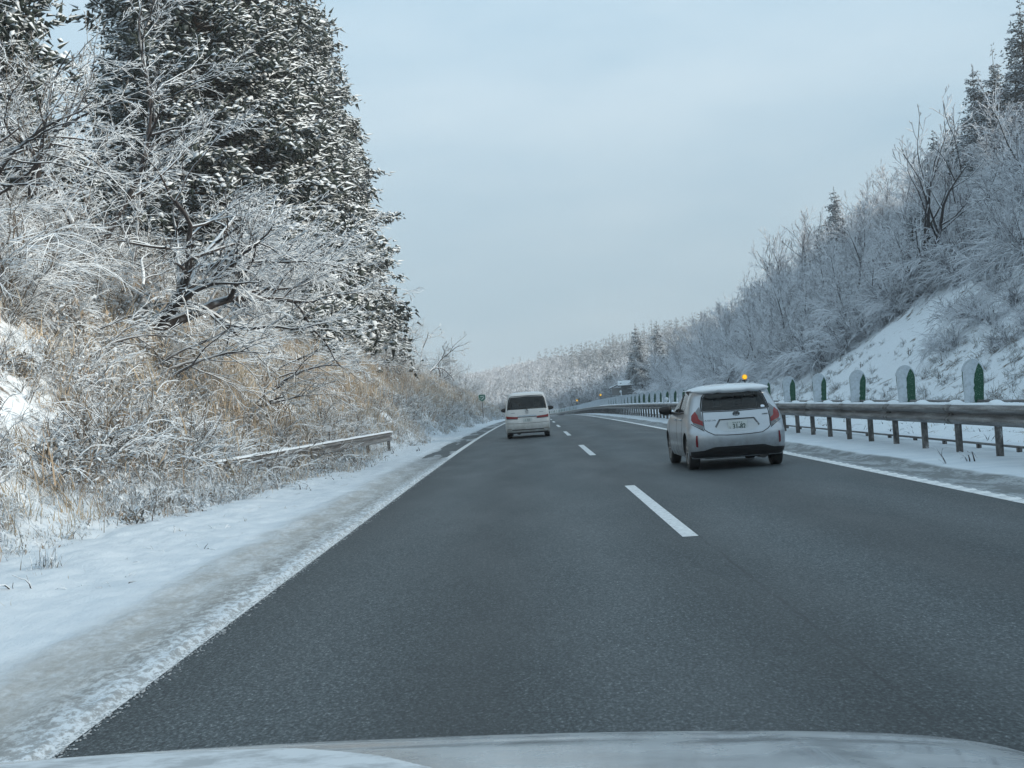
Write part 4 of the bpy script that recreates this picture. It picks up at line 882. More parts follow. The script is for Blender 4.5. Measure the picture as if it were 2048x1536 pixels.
m = M['glass'] = mat('tinted_glass', (.02, .025, .025), .04); t = T(m); b = BS(m)
tr = N(t, 'ShaderNodeBsdfTransparent'); tr.inputs[0].default_value = (.78, .84, .82, 1); gl = N(t, 'ShaderNodeBsdfGlossy'); gl.inputs['Roughness'].default_value = .03; fr = N(t, 'ShaderNodeFresnel'); fr.inputs[0].default_value = 1.5
mx = N(t, 'ShaderNodeMixShader'); t.links.new(fr.outputs[0], mx.inputs[0]); t.links.new(tr.outputs[0], mx.inputs[1]); t.links.new(gl.outputs[0], mx.inputs[2]); t.links.new(mx.outputs[0], t.nodes['Material Output'].inputs['Surface'])

class Shell:
    """closed body whose plan outline is given at each height; x across, y from rear bumper forward"""
    def __init__(s, rows, nR=3.2, nF=3.0, K=14, side=26):
        s.z = [r[0] for r in rows]; s.w = interp([(r[0], r[1]) for r in rows]); s.r = interp([(r[0], r[2]) for r in rows]); s.f = interp([(r[0], r[3]) for r in rows])
        s.dR = interp([(r[0], r[4]) for r in rows]); s.dF = interp([(r[0], r[5]) for r in rows]); s.nR = nR; s.nF = nF; s.K = K; s.side = side
    def rear(s, x, z): w_ = float(s.w(z)); q = min(abs(x / w_), .9995); return float(s.r(z)) + float(s.dR(z)) * (1 - (1 - q ** s.nR) ** (1 / s.nR))
    def front(s, x, z): w_ = float(s.w(z)); q = min(abs(x / w_), .9995); return float(s.f(z)) - float(s.dF(z)) * (1 - (1 - q ** s.nF) ** (1 / s.nF))
    def sidex(s, y, z):
        w_ = float(s.w(z)); a = float(s.r(z)) + float(s.dR(z)); b = float(s.f(z)) - float(s.dF(z))
        if y < a: q = min(1, (a - y) / float(s.dR(z))); return w_ * (1 - q ** s.nR) ** (1 / s.nR)
        if y > b: q = min(1, (y - b) / float(s.dF(z))); return w_ * (1 - q ** s.nF) ** (1 / s.nF)
        return w_
    def ring(s, z, off=0.0, dz=0.0):
        w_ = float(s.w(z)) + off; r_ = float(s.r(z)) - off; f_ = float(s.f(z)) + off; dR = float(s.dR(z)); dF = float(s.dF(z)); P = []
        for k in range(s.K + 1):
            a = math.pi / 2 * k / s.K; P.append((w_ * math.sin(a) ** (2 / s.nR), r_ + dR * (1 - math.cos(a) ** (2 / s.nR))))
        for k in range(1, s.side): P.append((w_, (r_ + dR) + (f_ - dF - r_ - dR) * k / s.side))
        for k in range(s.K + 1):
            a = math.pi / 2 * k / s.K; P.append((w_ * math.cos(a) ** (2 / s.nF), f_ - dF * (1 - math.sin(a) ** (2 / s.nF))))
        return [(x, y, z + dz) for x, y in P] + [(-x, y, z + dz) for x, y in reversed(P[1:-1])]
    def mesh(s, name, mats, zs=None, off=0.0, dz=0.0, jitter=0.0, sub=3, sm=True):
        if zs is None:
            zs = []
            for a, b in zip(s.z[:-1], s.z[1:]): zs += [a + (b - a) * q / sub for q in range(sub)]
            zs.append(s.z[-1])
        V = []; n = 0
        for z in zs:
            rg_ = s.ring(z, off, dz); n = len(rg_)
            if jitter: rg_ = [(x, y, zz + jitter * float(fbm(x * 6 + 3, y * 6, 3))) for x, y, zz in rg_]
            V += rg_
        F = [(i * n + k, i * n + (k + 1) % n, (i + 1) * n + (k + 1) % n, (i + 1) * n + k) for i in range(len(zs) - 1) for k in range(n)]
        F += [tuple(range(n))[::-1], tuple((len(zs) - 1) * n + k for k in range(n))]
        mb = MB(); mb.add(V, F); return mb.mesh(name, mats, auto=.7 if sm else None)
    def patch(s, poly, name, mt, face='rear', off=.004, skirt=.012, grid=.05, hole=None, mirror=False):
        """sheet moulded to the shell over a polygon drawn in (x,z) for rear/front, (y,z) for left/right"""
        P = [Vector(p) for p in poly]; den = []
        for a, b in zip(P, P[1:] + P[:1]):
            k = max(1, int((b - a).length / grid)); den += [a + (b - a) * q / k for q in range(k)]
        n = len(den); xs = [p.x for p in P]; zs = [p.y for p in P]; pts_ = list(den)
        def inside(x, z):
            c = False
            for a, b in zip(P, P[1:] + P[:1]):
                if (a.y > z) != (b.y > z) and x < (b.x - a.x) * (z - a.y) / (b.y - a.y) + a.x: c = not c
            return c
        x = min(xs) + grid / 2
        while x < max(xs):
            z = min(zs) + grid / 2
            while z < max(zs):
                if inside(x, z) and min((Vector((x, z)) - d).length for d in den) > grid * .45: pts_.append(Vector((x, z)))
                z += grid
            x += grid
        r_ = delaunay_2d_cdt(pts_, [(i, (i + 1) % n) for i in range(n)], [], 1, 1e-5)
        def mp(p, o):
            if face == 'rear': return (p[0], s.rear(p[0], p[1]) - o, p[1])
            if face == 'front': return (p[0], s.front(p[0], p[1]) + o, p[1])
            sg = 1 if face == 'right' else -1; return (sg * (s.sidex(p[0], p[1]) + o), p[0], p[1])
        V = [mp(p, off) for p in r_[0]]; F = [list(f) for f in r_[2]]; mb = MB(); cnt = {}
        for f in F:
            for a, b in zip(f, f[1:] + f[:1]): cnt[(a, b)] = 1
        bd = [(a, b) for (a, b) in cnt if (b, a) not in cnt]; nv = len(V); V2 = V + [mp(p, off - skirt) for p in r_[0]]
        mb.add(V2, F + [(b, a, a + nv, b + nv) for a, b in bd])
        bm_ = mb.mesh(name, mt, auto=.8); return bm_
def boolean(me, cutters, mats):
    o = bpy.data.objects.new('tmp_body', me); COL.objects.link(o); cs = []
    for c in cutters:
        if len(c.materials) == 0:
            for m_ in mats: c.materials.append(m_)
        c.polygons.foreach_set('material_index', np.ones(len(c.polygons), np.int32))
        oc = bpy.data.objects.new('tmp_cut', c); COL.objects.link(oc); cs.append(oc); md = o.modifiers.new('b', 'BOOLEAN'); md.operation = 'DIFFERENCE'; md.object = oc; md.solver = 'EXACT'
    dg = bpy.context.evaluated_depsgraph_get(); dg.update(); res = bpy.data.meshes.new_from_object(o.evaluated_get(dg)); 
    bpy.data.objects.remove(o); [bpy.data.objects.remove(c) for c in cs]
    return res
def prism_cut(poly, a, b, axis): return MB().prism(poly, a, b, axis).mesh('cut', [])
def mir(poly): return [(-x, z) for x, z in reversed(poly)]
def text_mesh(body, size, mt, ext=.002, font=None):
    c = bpy.data.curves.new('txt', 'FONT'); c.body = body; c.offset = .003 if len(body) > 3 and body[0] == '3' else .0; c.size = size; c.extrude = ext; c.align_x = 'CENTER'; c.align_y = 'CENTER'; c.resolution_u = 2
    o = bpy.data.objects.new('txt', c); COL.objects.link(o); dg = bpy.context.evaluated_depsgraph_get(); me = bpy.data.meshes.new_from_object(o.evaluated_get(dg)); bpy.data.objects.remove(o)
    me.materials.clear(); me.materials.append(mt); me.transform(Matrix.Rotation(math.pi / 2, 4, 'X')); return me
def wheel(root, x, y, r_, w_, nsp=10, cover=False):
    sg = 1 if x > 0 else -1; mb = MB()
    prof = [(-w_ / 2, r_ * .66), (-w_ / 2 * 1.02, r_ * .85), (-w_ / 2 * .92, r_ * .965), (-w_ / 2 * .72, r_), (w_ / 2 * .72, r_), (w_ / 2 * .92, r_ * .965), (w_ / 2 * 1.02, r_ * .85), (w_ / 2, r_ * .66)]
    K = 32; vs = []; fs = []
    for k in range(K):
        a = 2 * math.pi * k / K
        for (dx, rr) in prof: vs.append((dx, rr * math.cos(a), rr * math.sin(a)))
    q = len(prof)
    for k in range(K):
        for j in range(q): fs.append((k * q + j, k * q + (j + 1) % q, ((k + 1) % K) * q + (j + 1) % q, ((k + 1) % K) * q + j))
    wh = empty('wheel', (0, 0, 0)); wh.parent = root; wh.location = (x - sg * w_ / 2, y, r_)
    link('tyre', mb.add(vs, fs).mesh('tyre', M['tyre'], auto=.5), wh)
    mb = MB(); 
    mb.tube([(sg * w_ * .30, 0, 0), (sg * w_ * .42, 0, 0)], [r_ * .16, r_ * .12], 12)
    for k in range(nsp):
        a = 2 * math.pi * k / nsp; d = Vector((0, math.cos(a), math.sin(a))); mb.tube([Vector((sg * w_ * .36, 0, 0)) + d * r_ * .1, Vector((sg * w_ * .44, 0, 0)) + d * r_ * .62], [.018, .014], 5)
    for rr in (.66, .60): mb.tube([Vector((sg * w_ * .44, rr * r_ * math.cos(a), rr * r_ * math.sin(a))) for a in np.linspace(0, 2 * math.pi, 29)], .012, 5)
    mb.tube([(sg * w_ * .1, 0, 0), (sg * w_ * .13, 0, 0)], [r_ * .66, r_ * .66], 24, m=1)
    link('rim', mb.mesh('rim', [M['rim_m'], M['black']], auto=.6), wh)
def strip_poly(pts_, w_):
    """thin band polygon along a polyline"""
    L_ = []; R_ = []
    for i, p in enumerate(pts_):
        a = Vector(pts_[max(i - 1, 0)]); b = Vector(pts_[min(i + 1, len(pts_) - 1)]); d = (b - a).normalized(); n = Vector((-d.y, d.x)) * w_ / 2; L_.append(tuple(Vector(p) + n)); R_.append(tuple(Vector(p) - n))
    return L_ + R_[::-1]
def seats(root, xs, y, z0, z1, w_=.5):
    for x in xs:
        mb = MB(); mb.box((x, y, (z0 + z1) / 2 - .06), (w_, .12, z1 - z0 - .12), rot=Matrix.Rotation(.12, 3, 'X')); mb.box((x, y, z1 + .06), (.25, .10, .19)); link('seat', mb.mesh('seat', M['seat'], bevel=.04, seg=3, auto=.9), root)
def mirror_part(root, x, y, z, mt):
    sg = 1 if x > 0 else -1; bm = bmesh.new(); bmesh.ops.create_uvsphere(bm, u_segments=16, v_segments=10, radius=1)
    for v in bm.verts:
        c = v.co; p = 2.6; n_ = (abs(c.x) ** p + abs(c.y) ** p + abs(c.z) ** p) ** (1 / p); v.co = Vector((c.x / n_ * .125, c.y / n_ * .075, c.z / n_ * .085 * (1.0 - .25 * sg * c.x)))
    me = bpy.data.meshes.new('mirror'); bm.to_mesh(me); bm.free(); me.materials.append(mt); me.polygons.foreach_set('use_smooth', np.ones(len(me.polygons), bool)); me.update()
    o = link('side_mirror', me, root); o.location = (x + sg * .13, y, z); link('arm', MB().box((-sg * .12, 0, -.06), (.12, .05, .05)).mesh('arm', M['black'], bevel=.01), o)

# ---- silver hatchback in the right lane
hb = empty('silver_hatchback', W3(3.50, 23.95, 0), label='silver five-door hatchback with snow on its roof driving in the right lane', cat='car')
hb.rotation_euler.z = R(.9); hb.scale = (.975, 1, .985)
#          z    halfw  rear  front  dR   dF
S1 = Shell([(.20, .790, .12, 3.88, .30, .6), (.30, .832, .045, 3.96, .34, .7), (.42, .843, .010, 3.99, .36, .8), (.56, .848, .000, 3.985, .36, .8), (.63, .846, .012, 3.95, .36, .8), (.655, .845, .030, 3.93, .36, .8), (.72, .842, .075, 3.86, .36, .8), (.80, .836, .095, 3.74, .36, .8), (.88, .822, .125, 3.52, .37, .7),
            (.95, .800, .155, 3.25, .38, .55), (1.0, .782, .190, 3.00, .38, .45), (1.08, .755, .265, 2.76, .38, .42), (1.17, .722, .340, 2.48, .38, .4), (1.26, .688, .400, 2.20, .37, .4), (1.32, .662, .390, 2.02, .34, .4), (1.365, .628, .360, 1.88, .32, .4),
            (1.40, .580, .42, 1.78, .36, .4), (1.43, .47, .55, 1.62, .36, .4), (1.448, .36, .75, 1.45, .3, .3), (1.455, .2, .9, 1.3, .15, .15)])
body = S1.mesh('body', [M['silver'], M['seam']])
inner = Shell([(z, w_ - .075, r_ + (.10 if z > .95 else .16), f_ - .30, dr, df) for (z, w_, r_, f_, dr, df) in [(.62, .84, .02, 3.3, .3, .3), (.95, .80, .16, 3.2, .38, .4), (1.0, .776, .19, 3.1, .40, .4), (1.17, .70, .35, 2.6, .43, .4), (1.28, .645, .43, 2.25, .4, .4), (1.375, .58, .45, 2.0, .3, .3)]])
win_r = [(-.570, 1.005), (0, .992), (.570, 1.005), (.560, 1.09), (.520, 1.235), (.475, 1.285), (0, 1.300), (-.475, 1.285), (-.520, 1.235), (-.560, 1.09)]
win_f = [(-.62, 1.03), (.62, 1.03), (.50, 1.33), (-.50, 1.33)]
sw1 = [(2.78, 1.02), (2.82, 1.0), (1.80, .985), (1.78, 1.325), (1.98, 1.325), (2.2, 1.25)]; sw2 = [(1.70, .985), (1.02, 1.01), (.86, 1.10), (1.02, 1.275), (1.68, 1.325)]
cyl = lambda x0, x1, y, r_: MB().prism([(y + r_ * math.cos(a), .30 + r_ * math.sin(a)) for a in np.linspace(0, 2 * math.pi, 41)[:-1]], x0, x1, 'x').mesh('cut', [])
cuts = [inner.mesh('in', [], sm=False, sub=2), prism_cut(win_r, -.3, .95, 'y'), prism_cut(win_f, 1.5, 4, 'y'), prism_cut(sw1, -1.2, 1.2, 'x'), prism_cut(sw2, -1.2, 1.2, 'x'),
        cyl(-1.1, -.60, .65, .345), cyl(.60, 1.1, .65, .345), cyl(-1.1, -.60, 3.2, .345), cyl(.60, 1.1, 3.2, .345)]
body = boolean(body, cuts, [M['silver'], M['seam']])
link('body', body, hb)
def P(n, poly, mt, **k): return link(n, S1.patch(poly, n, mt, **k), hb)
P('rear_window', win_r, M['glass'], off=-.004, skirt=.004); P('windscreen', win_f, M['glass'], face='front', off=-.006, skirt=.004)
for f_ in ('left', 'right'):
    P('side_window', sw1, M['glass'], face=f_, off=-.006, skirt=.004); P('side_window', sw2, M['glass'], face=f_, off=-.006, skirt=.004)
    P('window_frame', strip_poly([(2.90, .985), (2.2, .968), (1.5, .965), (1.0, .985)], .03), M['black'], face=f_, off=.005)
    P('window_frame', strip_poly([(2.92, .99), (2.62, 1.12), (2.30, 1.235), (2.0, 1.345), (1.5, 1.352), (1.02, 1.30)], .03), M['black'], face=f_, off=.005)
    P('door_pillar', strip_poly([(1.74, .97), (1.74, 1.34)], .09), M['black'], face=f_, off=.004)
    for sm_ in ([(1.76, .965), (1.78, .55), (1.72, .28)], [(.98, .98), (1.02, .75), (1.12, .5), (1.22, .3)], [(2.78, .96), (2.84, .6), (2.8, .28)]): P('door_seam', strip_poly(sm_, .009), M['seam'], face=f_, off=.002, skirt=.003, grid=.04)
    for hy in (1.95, 1.22):
        sg = 1 if f_ == 'right' else -1; link('door_handle', MB().box((sg * .845, hy, .86), (.03, .17, .03)).mesh('h', M['silver'], bevel=.008, auto=.6), hb)
    # flared sill shadow crease
# black rear frame of the glass and the pillars beside it
P('glass_surround', strip_poly([(-.583, 1.0), (-.575, 1.10), (-.532, 1.245), (-.485, 1.30), (0, 1.312), (.485, 1.30), (.532, 1.245), (.575, 1.10), (.583, 1.0)], .022), M['seam'], off=.003, grid=.03)
P('glass_surround', strip_poly([(-.57, .995), (0, .982), (.57, .995)], .014), M['seam'], off=.003, grid=.03)
P('tailgate_seam', strip_poly([(-.565, 1.0), (-.575, .85), (-.572, .70), (-.52, .655), (-.41, .597), (-.2, .583), (0, .580), (.2, .583), (.41, .597), (.52, .655), (.572, .70), (.575, .85), (.565, 1.0)], .013), M['seam'], off=.003, skirt=.004, grid=.03)
P('bumper_seam', strip_poly([(-.775, .80), (-.74, .775), (-.66, .725), (-.575, .672)], .012), M['seam'], off=.003, grid=.03); P('bumper_seam', strip_poly([(.775, .80), (.74, .775), (.66, .725), (.575, .672)], .012), M['seam'], off=.003, grid=.03)
tl_red = [(.690, 1.01), (.755, .94), (.768, .865), (.752, .828), (.66, .792), (.586, .762), (.586, .838), (.63, .862), (.650, .885), (.655, .94)]
tl_in = [(.600, 1.085), (.622, 1.07), (.700, .985), (.665, .93), (.665, .88), (.635, .850), (.592, .828), (.588, .95)]
tl_low = [(.588, .762), (.66, .794), (.742, .828), (.748, .80), (.66, .738), (.588, .690)]
for q in (lambda p: p, mir):
    o = P('tail_light', q(tl_red), M['red'], off=.016, skirt=.03, grid=.03)
    for nn_, pl_, mt_ in (('inner_lens', tl_in, M['clearlens']), ('lower_lens', tl_low, M['clearlens'])): link(nn_, S1.patch(q(pl_), nn_, mt_, off=.012, skirt=.025, grid=.03), o)
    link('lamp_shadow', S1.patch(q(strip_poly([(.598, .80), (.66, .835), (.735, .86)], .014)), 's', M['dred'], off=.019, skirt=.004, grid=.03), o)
    P('reflector', q([(.700, .60), (.722, .60), (.735, .50), (.730, .41), (.700, .40)]), M['dred'], off=.010, grid=.03)
# plate recess, plate, number
rec = [(-.30, .845), (.30, .845), (.385, .725), (.375, .705), (.26, .652), (.12, .640), (-.12, .640), (-.26, .652), (-.375, .705), (-.385, .725)]
P('plate_recess', rec, mat('recess_silver', (.42, .45, .47), .4, .4), off=.002, skirt=.004); P('recess_edge', strip_poly([(-.305, .848), (0, .850), (.305, .848)], .016), M['seam'], off=.012, skirt=.02, grid=.04)
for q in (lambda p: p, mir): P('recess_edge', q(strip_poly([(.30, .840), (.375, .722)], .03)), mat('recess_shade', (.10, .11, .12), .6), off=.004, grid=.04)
yp = S1.rear(0, .73) - .02
pl = link('number_plate', MB().box((0, yp, .735), (.33, .014, .165)).mesh('plate', M['platew'], bevel=.003), hb)
def plate_text(pl, yp, z, main, up=True):
    o = link('digits', text_mesh(main, .125, M['ink']), pl); o.location = (.025, yp - .009, z - .022); o.scale = (.78, 1, 1)
    mb = MB(); rr = random.Random(4)
    for k in range(5): x = -.075 + k * .036; mb.box((x, yp - .009, z + .055), (.020, .003, .004)); mb.box((x + rr.uniform(-.006, .006), yp - .009, z + .050), (.004, .003, .022)); mb.box((x, yp - .009, z + .043), (.016, .003, .004))
    mb.box((-.135, yp - .009, z - .02), (.018, .003, .004)); mb.box((-.135, yp - .009, z - .03), (.004, .003, .03)); mb.box((-.131, yp - .009, z - .042), (.018, .003, .004)); link('small_characters', mb.mesh('c', M['ink']), pl)
plate_text(pl, yp, .735, '31-82')
# ring emblem: three ovals
ye = S1.rear(0, .935) - .012; mb = MB()
for (cx, cz, a, b) in ((0, 0, .060, .041), (0, .002, .020, .038), (0, .016, .044, .017)): mb.tube([(cx + a * math.cos(t_), 0, cz + b * math.sin(t_)) for t_ in np.linspace(0, 2 * math.pi, 25)], .006, 6)
e_ = link('emblem', mb.mesh('emblem', M['chrome'], auto=.9), hb); e_.location = (0, ye, .935)
link('emblem_back', MB().tube([(0, .004, 0), (0, .011, 0)], .056, 20).mesh('eb', M['seam']), e_).scale = (1, 1, .7)
o = link('badge', text_mesh('AQUA', .045, M['chrome']), hb); o.location = (-.46, S1.rear(-.46, .845) - .006, .845); o.scale = (1.6, 1, .8); o.rotation_euler.z = R(-9)
o = link('badge', text_mesh('HYBRID', .030, M['seam']), hb); o.location = (.50, S1.rear(.50, .90) - .008, .90); o.rotation_euler.z = R(10)
P('sticker', [(.455, 1.015), (.515, 1.015), (.525, 1.035), (.505, 1.055), (.465, 1.055), (.448, 1.035)], M['sticker'], off=.002, skirt=.003, grid=.02)
# underside and diffuser
P('diffuser', [(-.80, .215), (.80, .215), (.815, .325), (.60, .338), (.44, .385), (.40, .390), (-.40, .390), (-.44, .385), (-.60, .338), (-.815, .325)], M['black'], off=.012, skirt=.05)
link('underbody', MB().box((0, 2.0, .235), (1.15, 3.5, .10)).mesh('u', M['black'], bevel=.02), hb)
mb = MB(); mb.box((0, .65, .27), (1.35, .10, .08)); mb.tube([(.42, .12, .25), (.42, 1.0, .25)], [.10, .10], 12); link('rear_axle', mb.mesh('ax', M['black'], auto=.6), hb)
for x in (-.815, .815):
    for y in (.65, 3.2): wheel(hb, x, y, .30, .185)
mirror_part(hb, -.80, 2.62, 1.03, M['black']); mirror_part(hb, .80, 2.62, 1.03, M['black'])
seats(hb, (-.36, .36), 1.95, .62, 1.12); seats(hb, (-.38, .0, .38), .98, .62, 1.06, .42)
link('dashboard', MB().box((0, 2.75, .88), (1.3, .4, .16)).mesh('d', M['seat'], bevel=.03), hb)
link('person_headrest', MB().box((0, 0, 0), (.01, .01, .01)).mesh('x', M['seat']), hb) if False else None
# roof snow: soft sheet with a ragged overhanging rear lip
zs = [1.305, 1.32, 1.345, 1.37, 1.395, 1.42, 1.44, 1.45, 1.455]
V = []; n = 0
for i, z in enumerate(zs):
    rg_ = S1.ring(z, .012 + .012 * min(i, 2) / 2); n = len(rg_); q = []
    for (x, y, zz) in rg_:
        back = max(0, 1 - (y - .45) / .25) if y < .7 else 0
        drop = (.004 + .05 * float(fbm(x * 11, 5.1, 4))) * back * (i < 3) + (.055 * (1 - back)) * (i < 2) + (.03 * (1 - back)) * (i == 2)
        up = -.004 * min(1, i / 4) + .014 * float(fbm(x * 3.1, y * 3.1, 4)) * min(1, i / 4)
        q.append((x, y - .025 * back * (i > 0), zz + drop + up))
    V += q
F = [(i * n + k, i * n + (k + 1) % n, (i + 1) * n + (k + 1) % n, (i + 1) * n + k) for i in range(len(zs) - 1) for k in range(n)] + [tuple((len(zs) - 1) * n + k for k in range(n))]
link('roof_snow', MB().add(V, F).mesh('roof_snow', M['snow'], sm=True), hb)
link('antenna', MB().tube([(0, .78, 1.48), (0, .62, 1.545)], [.014, .008], 6).mesh('a', M['seam']), hb)

# ---- white van ahead in the left lane
vn_ = empty('white_van', W3(-.08, 54.2, 0), label='boxy white minivan driving ahead in the left lane', cat='van'); vn_.rotation_euler.z = R(-.35); vn_.scale = (1, 1, .94)
S2 = Shell([(.20, .80, .10, 4.53, .22, .6), (.32, .838, .03, 4.62, .24, .7), (.50, .845, .0, 4.63, .24, .8), (.66, .846, .02, 4.6, .24, .8), (.80, .846, .055, 4.45, .24, .8), (.92, .843, .07, 4.2, .24, .7), (1.02, .835, .08, 3.9, .24, .6), (1.12, .82, .09, 3.6, .24, .5), (1.3, .79, .12, 3.25, .24, .4),
            (1.5, .752, .16, 2.98, .24, .4), (1.66, .715, .20, 2.75, .24, .4), (1.745, .675, .235, 2.6, .24, .4), (1.80, .61, .31, 2.4, .24, .3), (1.832, .48, .48, 2.1, .2, .3), (1.845, .3, .8, 1.7, .1, .1)], nR=3.8, K=12)
body = S2.mesh('body', [M['vanwhite'], M['seam']])
inner = Shell([(z, w_ - .07, r_ + .12, f_ - .3, dr, df) for (z, w_, r_, f_, dr, df) in [(.7, .84, .06, 4.0, .2, .3), (1.12, .82, .09, 3.7, .24, .3), (1.5, .752, .16, 3.1, .24, .3), (1.72, .70, .24, 2.7, .2, .3)]], nR=3.8)
vr = [(-.715, 1.165), (.715, 1.165), (.70, 1.30), (.655, 1.55), (.60, 1.655), (0, 1.68), (-.60, 1.655), (-.655, 1.55), (-.70, 1.30)]
vf = [(-.70, 1.12), (.70, 1.12), (.60, 1.66), (-.60, 1.66)]
vs1 = [(3.1, 1.13), (2.45, 1.11), (2.45, 1.62), (2.78, 1.62)]; vs2 = [(2.35, 1.11), (1.3, 1.11), (1.3, 1.63), (2.35, 1.62)]; vs3 = [(1.2, 1.11), (.42, 1.14), (.42, 1.60), (1.2, 1.63)]
cyl2 = lambda x0, x1, y, r_: MB().prism([(y + r_ * math.cos(a), .31 + r_ * math.sin(a)) for a in np.linspace(0, 2 * math.pi, 33)[:-1]], x0, x1, 'x').mesh('cut', [])
body = boolean(body, [inner.mesh('in', [], sm=False, sub=2), prism_cut(vr, -.3, .9, 'y'), prism_cut(vf, 2.2, 5, 'y'), prism_cut(vs1, -1.2, 1.2, 'x'), prism_cut(vs2, -1.2, 1.2, 'x'), prism_cut(vs3, -1.2, 1.2, 'x'),
                      cyl2(-1.1, -.6, .85, .36), cyl2(.6, 1.1, .85, .36), cyl2(-1.1, -.6, 3.65, .36), cyl2(.6, 1.1, 3.65, .36)], [M['vanwhite'], M['seam']])
link('body', body, vn_)
def PV(n, poly, mt, par=None, **k): return link(n, S2.patch(poly, n, mt, **k), par or vn_)
PV('rear_window', vr, M['glass'], off=-.004, skirt=.004); PV('windscreen', vf, M['glass'], face='front', off=-.005, skirt=.004)
for f_ in ('left', 'right'):
    for q in (vs1, vs2, vs3): PV('side_window', q, M['glass'], face=f_, off=-.005, skirt=.004)
PV('glass_surround', strip_poly([(-.735, 1.15), (-.72, 1.30), (-.675, 1.56), (-.61, 1.67), (0, 1.695), (.61, 1.67), (.675, 1.56), (.72, 1.30), (.735, 1.15), (0, 1.15), (-.735, 1.15)], .025), M['seam'], off=.003) if False else None
for a_, b_ in (([(-.735, 1.15), (-.72, 1.30), (-.675, 1.56), (-.61, 1.67)], .035), ([(.735, 1.15), (.72, 1.30), (.675, 1.56), (.61, 1.67)], .035), ([(-.60, 1.69), (0, 1.705), (.60, 1.69)], .03)): PV('glass_surround', strip_poly(a_, b_), M['seam'], off=.003)
for q in (lambda p: p, mir):
    o = PV('tail_light', q([(.36, .785), (.79, .80), (.805, .87), (.80, .925), (.74, .90), (.36, .865)]), M['red'], off=.016, skirt=.03)
    PV('light_band', q(strip_poly([(.36, .79), (.79, .805)], .022)), mat('smoked_lens', (.06, .015, .02), .3), par=o, off=.019, skirt=.02)
    PV('badge', q([(.46, 1.015), (.62, 1.018), (.62, 1.034), (.46, 1.031)]), M['chrome'], off=.006)
    PV('reflector', q([(.62, .36), (.78, .36), (.78, .40), (.62, .395)]), mat('pale_reflector', (.30, .27, .24), .4), off=.01)
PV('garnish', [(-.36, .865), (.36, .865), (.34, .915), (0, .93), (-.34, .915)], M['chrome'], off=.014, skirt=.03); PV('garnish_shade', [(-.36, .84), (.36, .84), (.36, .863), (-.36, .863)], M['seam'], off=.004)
PV('bumper_seam', strip_poly([(-.80, .62), (-.4, .60), (.4, .60), (.80, .62)], .012), M['seam'], off=.003); PV('bumper_slot', [(-.60, .325), (.60, .325), (.60, .36), (-.60, .36)], M['seam'], off=.004)
PV('lower_skirt', [(-.80, .205), (.80, .205), (.82, .245), (-.82, .245)], M['black'], off=.008)
yp = S2.rear(0, .73) - .018; pl = link('number_plate', MB().box((0, yp, .735), (.33, .014, .165)).mesh('plate', M['platew'], bevel=.003), vn_); o = link('digits', text_mesh('1 82', .115, mat('faint_ink', (.16, .21, .21), .5)), pl); o.location = (0, yp - .009, .72)
mb = MB()
for sg in (-1, 1): mb.tube([(sg * .032, 0, .045), (sg * .022, 0, -.035)], .006, 5)
mb.tube([(-.027, 0, .005), (.027, 0, .005)], .005, 5); mb.tube([(x, 0, z) for x, z in ((-.055, .05), (.055, .05), (.042, -.05), (-.042, -.05), (-.055, .05))], .006, 5)
o = link('emblem', mb.mesh('e', M['chrome']), vn_); o.location = (0, S2.rear(0, 1.04) - .012, 1.045)
mb = MB(); mb.tube([(.02, S2.rear(0, 1.12) - .03, 1.10), (-.02, S2.rear(0, 1.2) - .03, 1.195)], .016, 6); mb.tube([(.03, S2.rear(0, 1.2) - .025, 1.19), (-.42, S2.rear(-.4, 1.2) - .02, 1.20)], .011, 5); link('wiper', mb.mesh('w', M['seam']), vn_)
for x in (-.815, .815):
    for y in (.85, 3.65): wheel(vn_, x, y, .31, .19, 8)
mirror_part(vn_, -.80, 3.1, 1.14, M['black']); mirror_part(vn_, .80, 3.1, 1.14, M['black'])
seats(vn_, (-.4, .4), 2.5, .8, 1.33); seats(vn_, (-.42, .42), .95, .8, 1.28); link('underbody', MB().box((0, 2.2, .25), (1.2, 3.9, .12)).mesh('u', M['black']), vn_)
mb = MB(); mb.box((0, .85, .27), (1.4, .09, .08)); mb.tube([(-.35, .15, .23), (-.35, 1.2, .23)], [.09, .09], 10); link('rear_axle', mb.mesh('ax', M['black']), vn_)
link('roof_snow', S2.mesh('roof_snow', M['snow'], zs=[1.80, 1.815, 1.83, 1.84, 1.845], off=-.03, dz=.012, jitter=.012), vn_)
# ---------------------------------------------------------------- bonnet of the car the picture is taken from
oc = empty('bonnet_car', (-.24, 0, 0), label='pale silver car bonnet with thin snow on its left, at the bottom edge', cat='car')
m = M['hood'] = mat('bonnet_silver', (.36, .40, .43), .24, .55, coat=.5); setc(m, ramp(T(m), noise(T(m), 7, 5, .65), [(.35, (.40, .44, .47)), (.65, (.50, .54, .57))])); setc(m, mr_(T(m), noise(T(m), 9, 4, .6), .35, .65, .16, .36, 'LINEAR'), 'Roughness')
M['hood_snow'] = mat('smeared_snow', (.5, .55, .58), .6); t = T(M['hood_snow']); setc(M['hood_snow'], ramp(t, noise(t, 11, 5, .7), [(.38, (.34, .375, .40)), (.56, (.56, .61, .65))]))
XW = .97
def hood_z(x, y):
    q = np.abs(x / XW); yy = y + .13 * q ** 2.2
    z = .905 + .115 * np.clip((2.05 - yy), 0, 2) - .55 * np.clip(yy - 1.98, 0, 1) ** 2.0 - .05 * q ** 12 - .006 * q ** 2
    z = z - .024 * x / XW
    z = z + .011 * np.exp(-((q - .60) / .05) ** 2) * np.clip((2.2 - yy) * 2, 0, 1)          # pressed crease towards each side
    return z
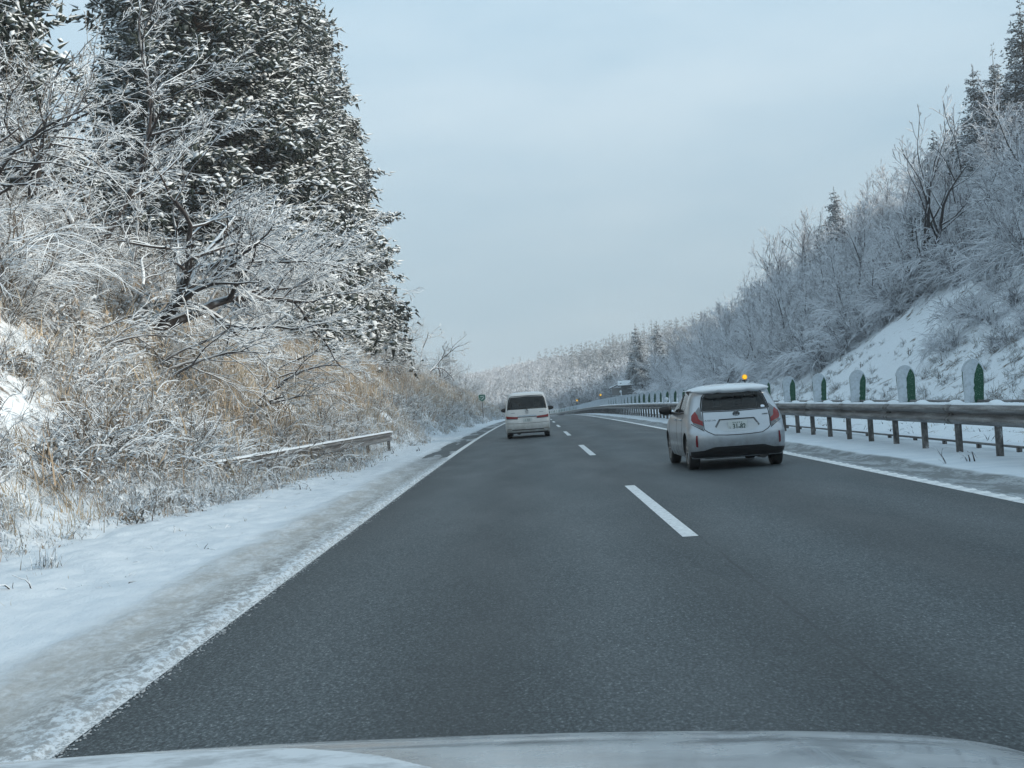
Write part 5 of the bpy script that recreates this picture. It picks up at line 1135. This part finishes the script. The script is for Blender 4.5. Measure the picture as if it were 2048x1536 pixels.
def hgrid(name, x0, x1, y0, y1, nx, ny, f, mt, sm=True):
    X, Y = np.meshgrid(np.linspace(x0, x1, nx), np.linspace(y0, y1, ny)); Z = f(X, Y); V = np.stack([X, Y, Z], -1).reshape(-1, 3); i = np.arange(nx * ny).reshape(ny, nx)
    return np_mesh(name, V, np.stack([i[:-1, :-1], i[:-1, 1:], i[1:, 1:], i[1:, :-1]], -1).reshape(-1, 4), mt, smoothf=sm)
link('bonnet', hgrid('bonnet', -XW + .005, XW - .005, .80, 2.42, 70, 70, hood_z, M['hood']), oc)
def snow_z(x, y):
    edge = smooth(.0, .10, (.50 - ((x + .36) / .74) ** 2 - ((y - 1.54) / .84) ** 2 + .22 * fbm(x * 2.6 + 2, y * 2.6 + 1, 4)))
    return hood_z(x, y) - .012 + edge * (.017 + .004 * fbm(x * 9, y * 9, 4))
link('snow', hgrid('bonnet_snow', -XW + .02, .35, .82, 2.2, 90, 90, snow_z, M['hood_snow']), oc)
def frost_z(x, y):
    e = smooth(.0, .08, (.20 - ((x - .62) / .42) ** 2 - ((y - 1.55) / .62) ** 2 + .5 * fbm(x * 4 + 7, y * 9 + 1, 4)) * (.5 + 1.3 * np.clip(fbm(x * 26, y * 7, 3) + .25, 0, 1)))
    return hood_z(x, y) - .012 + e * .0145

for sg in (-1, 1):
    mb = MB(); V = []; ys = np.linspace(.8, 2.42, 24); zz = [0, .12, .35, .7, 1.0]
    for y in ys:
        zt = float(hood_z(np.array(sg * (XW - .005)), np.array(y)))
        for q in zz: V.append((sg * (XW - .005 + .03 * math.sin(math.pi * q) * 1.0), y, zt - (zt - .28) * q))
    F = [(i * 5 + k, i * 5 + k + 1, (i + 1) * 5 + k + 1, (i + 1) * 5 + k) for i in range(23) for k in range(4)]
    link('front_wing', mb.add(V, F).mesh('wing', M['hood'], sm=True), oc)
    wheel(oc, sg * .82, 1.62, .31, .19)
V = []; xs = np.linspace(-XW + .005, XW - .005, 30)
for x in xs:
    yb = 2.42; zt = float(hood_z(np.array(x), np.array(yb)))
    for q, dy in ((0, 0), (.15, .04), (.5, .07), (.8, .06), (1, .0)): V.append((x, yb + dy * (1 - abs(x / XW) ** 3), zt - (zt - .24) * q))
F = [(i * 5 + k, i * 5 + k + 1, (i + 1) * 5 + k + 1, (i + 1) * 5 + k) for i in range(29) for k in range(4)]
link('front_bumper', MB().add(V, F).mesh('bumper', M['hood'], sm=True), oc)
# ---------------------------------------------------------------- cold air: thin even haze over the whole valley
hz = MB().box((40, 400, 30), (520, 880, 96)).mesh('haze', []); hm = bpy.data.materials.new('haze_air'); hm.use_nodes = True; t = hm.node_tree; t.nodes.remove(t.nodes['Principled BSDF'])
pv = N(t, 'ShaderNodeVolumePrincipled'); pv.inputs['Density'].default_value = .0006; pv.inputs['Color'].default_value = (.93, .97, 1.0, 1); pv.inputs['Anisotropy'].default_value = 0
t.links.new(pv.outputs[0], t.nodes['Material Output'].inputs['Volume']); hz.materials.append(hm); tag(link('haze', hz), kind='stuff')
